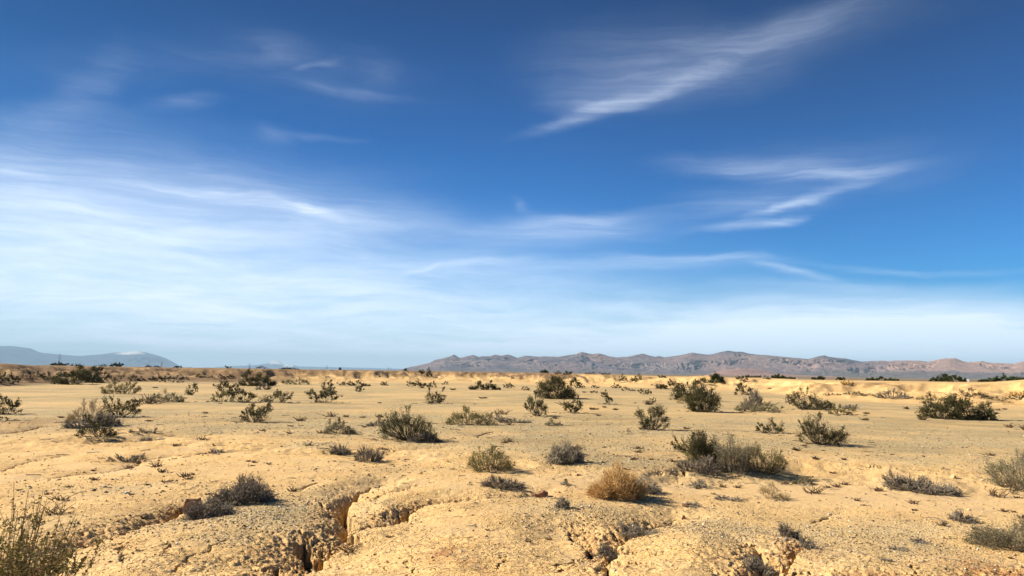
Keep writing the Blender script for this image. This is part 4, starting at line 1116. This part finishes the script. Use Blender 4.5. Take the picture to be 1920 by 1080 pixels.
def tufts():
    rng = np.random.default_rng(15)
    n = 450
    az_ = rng.uniform(-.66, .66, n); r_ = 1 / rng.uniform(1 / 150, 1 / 11, n)
    x = r_ * np.sin(az_); y = r_ * np.cos(az_)
    k = (fbm(x, y, 6, 2, 311) > -.05) & (rng.uniform(size=n) < np.where(r_ < 16, .35, 1)); x, y, r_ = x[k], y[k], r_[k]; n = len(x)
    z = full(x, y)
    q = np.repeat(np.arange(n), 22); m = len(q)
    hh = (rng.lognormal(math.log(.07), .5, n) * np.clip(r_ / 25, .8, 2.2))[q]
    A = np.stack([x[q] + rng.normal(0, .4, m) * hh, y[q] + rng.normal(0, .4, m) * hh, z[q] - .01], 1)
    E = A + np.stack([rng.normal(0, .8, m) * hh, rng.normal(0, .8, m) * hh, hh * rng.uniform(.4, 1.1, m)], 1)
    v, f = tubes(bez(A, (A + E) / 2 + rng.normal(0, .12, (m, 3)) * hh[:, None], E, 3), (.00045 * r_[q])[:, None] * np.array([[1.2, 1, .5]]))
    link("dry_tufts", mesh_from("dry_tufts", v, f), MAT['brown'], kind="stuff")
tufts()

# ------------------------------------------------------------------ far pylons and the white markers
steel, T_, B_ = material("galvanised_steel", .5, .4); B_.inputs['Base Color'].default_value = (.34, .35, .37, 1)
def pylon(px, ytop, d, label):
    dd = ray(px, ytop); a = math.atan2(dd[0], dd[1]); x, y = d * math.sin(a), d * math.cos(a)
    top = HC + d * dd[2] / math.hypot(dd[0], dd[1]); H = top
    t = max(.14, d / 747 * .09)
    seg = []
    b = H * .11; q = H * .018
    for sx_, sy_ in ((-1, -1), (1, -1), (1, 1), (-1, 1)):
        seg.append(((sx_ * b, sy_ * b, -2), (sx_ * q * 1.6, sy_ * q * 1.6, H * .66))); seg.append(((sx_ * q * 1.6, sy_ * q * 1.6, H * .66), (0, 0, H)))
    lv = np.linspace(0, .66, 7)
    for i in range(6):
        w0 = b + (q * 1.6 - b) * lv[i] / .66; w1 = b + (q * 1.6 - b) * lv[i + 1] / .66
        for s1_, s2_ in (((-1, -1), (1, -1)), ((1, -1), (1, 1)), ((1, 1), (-1, 1)), ((-1, 1), (-1, -1))):
            seg.append(((s1_[0] * w0, s1_[1] * w0, lv[i] * H), (s2_[0] * w1, s2_[1] * w1, lv[i + 1] * H)))
            seg.append(((s2_[0] * w0, s2_[1] * w0, lv[i] * H), (s1_[0] * w1, s1_[1] * w1, lv[i + 1] * H)))
    S = np.array(seg); v, f = tubes(S, np.full((len(S), 2), t * .5))
    e = bpy.data.objects.new("lattice_pylon", None); C.objects.link(e); e.location = (x, y, 0); e.rotation_euler = (0, 0, -a + .5)
    e['label'] = label; e['category'] = "pylon"; e['group'] = "lattice pylons along the horizon"
    link("tower_frame", mesh_from("tower_frame", v, f), steel, e)
    for zf, wf in ((.70, .17), (.80, .14), (.90, .10)):
        w_ = H * wf
        S = np.array([((-w_, 0, zf * H), (w_, 0, zf * H)), ((-w_, 0, zf * H), (0, 0, (zf + .05) * H)), ((w_, 0, zf * H), (0, 0, (zf + .05) * H))])
        v, f = tubes(S, np.full((3, 2), t * .5)); link("crossarm", mesh_from("crossarm", v, f), steel, e)
pylon(112.5, 662, 2100., "faint lattice pylon rising over the dark tree at the mesa foot")
pylon(303.5, 677, 2600., "thin lattice pylon below the slope of the snowy mountain")
pylon(468.5, 681, 3000., "thin lattice pylon above the large creosote before the mesa")
pylon(613, 684, 3400., "very faint lattice pylon right of the small snowy peaks")
pylon(728, 688, 4200., "barely visible pylon just left of the mountain range tip")
pylon(733, 689, 4400., "farthest tiny pylon at the mountain range tip")
white, T_, B_ = material("white_paint", .5, .4); B_.inputs['Base Color'].default_value = (.8, .8, .78, 1)
def marker(px, yt, wpx, hpx, d, label):
    dd = ray(px, yt); a = math.atan2(dd[0], dd[1]); x, y = d * math.sin(a), d * math.cos(a)
    zt = HC + d * dd[2] / math.hypot(dd[0], dd[1]); w = wpx * d / F; h = hpx * d / F
    zg = zat(x, y)
    e = bpy.data.objects.new("marker_sign", None); C.objects.link(e); e.location = (x, y, zg); e.rotation_euler = (0, 0, -a)
    e['label'] = label; e['category'] = "sign"; e['group'] = "white markers beyond the bank"
    import bmesh
    bm = bmesh.new(); bmesh.ops.create_cube(bm, size=1.0)
    for v in bm.verts: v.co = (v.co.x * w, v.co.y * .05, (v.co.z + .5) * h + zt - zg - h)
    bmesh.ops.bevel(bm, geom=bm.edges[:], offset=.01, segments=1)
    me = bpy.data.meshes.new("panel"); bm.to_mesh(me); bm.free(); link("panel", me, white, e)
    L = max(zt - zg - h * .2, .3)
    v, f = tubes(np.array([[(0, .06, -.3), (0, .06, L)]]), np.full((1, 2), .06), 8); link("post", mesh_from("post", v, f), steel, e)
marker(1815, 711, 3.2, 4.5, 160., "white marker sign on a dark post right of the tall green tree pair")
marker(1680, 712.5, 2.6, 3, 170., "small white marker sign near the three low trees on the bank")
marker(1494, 709, 2.2, 3, 185., "tiny white marker sign beside the round dark green tree")
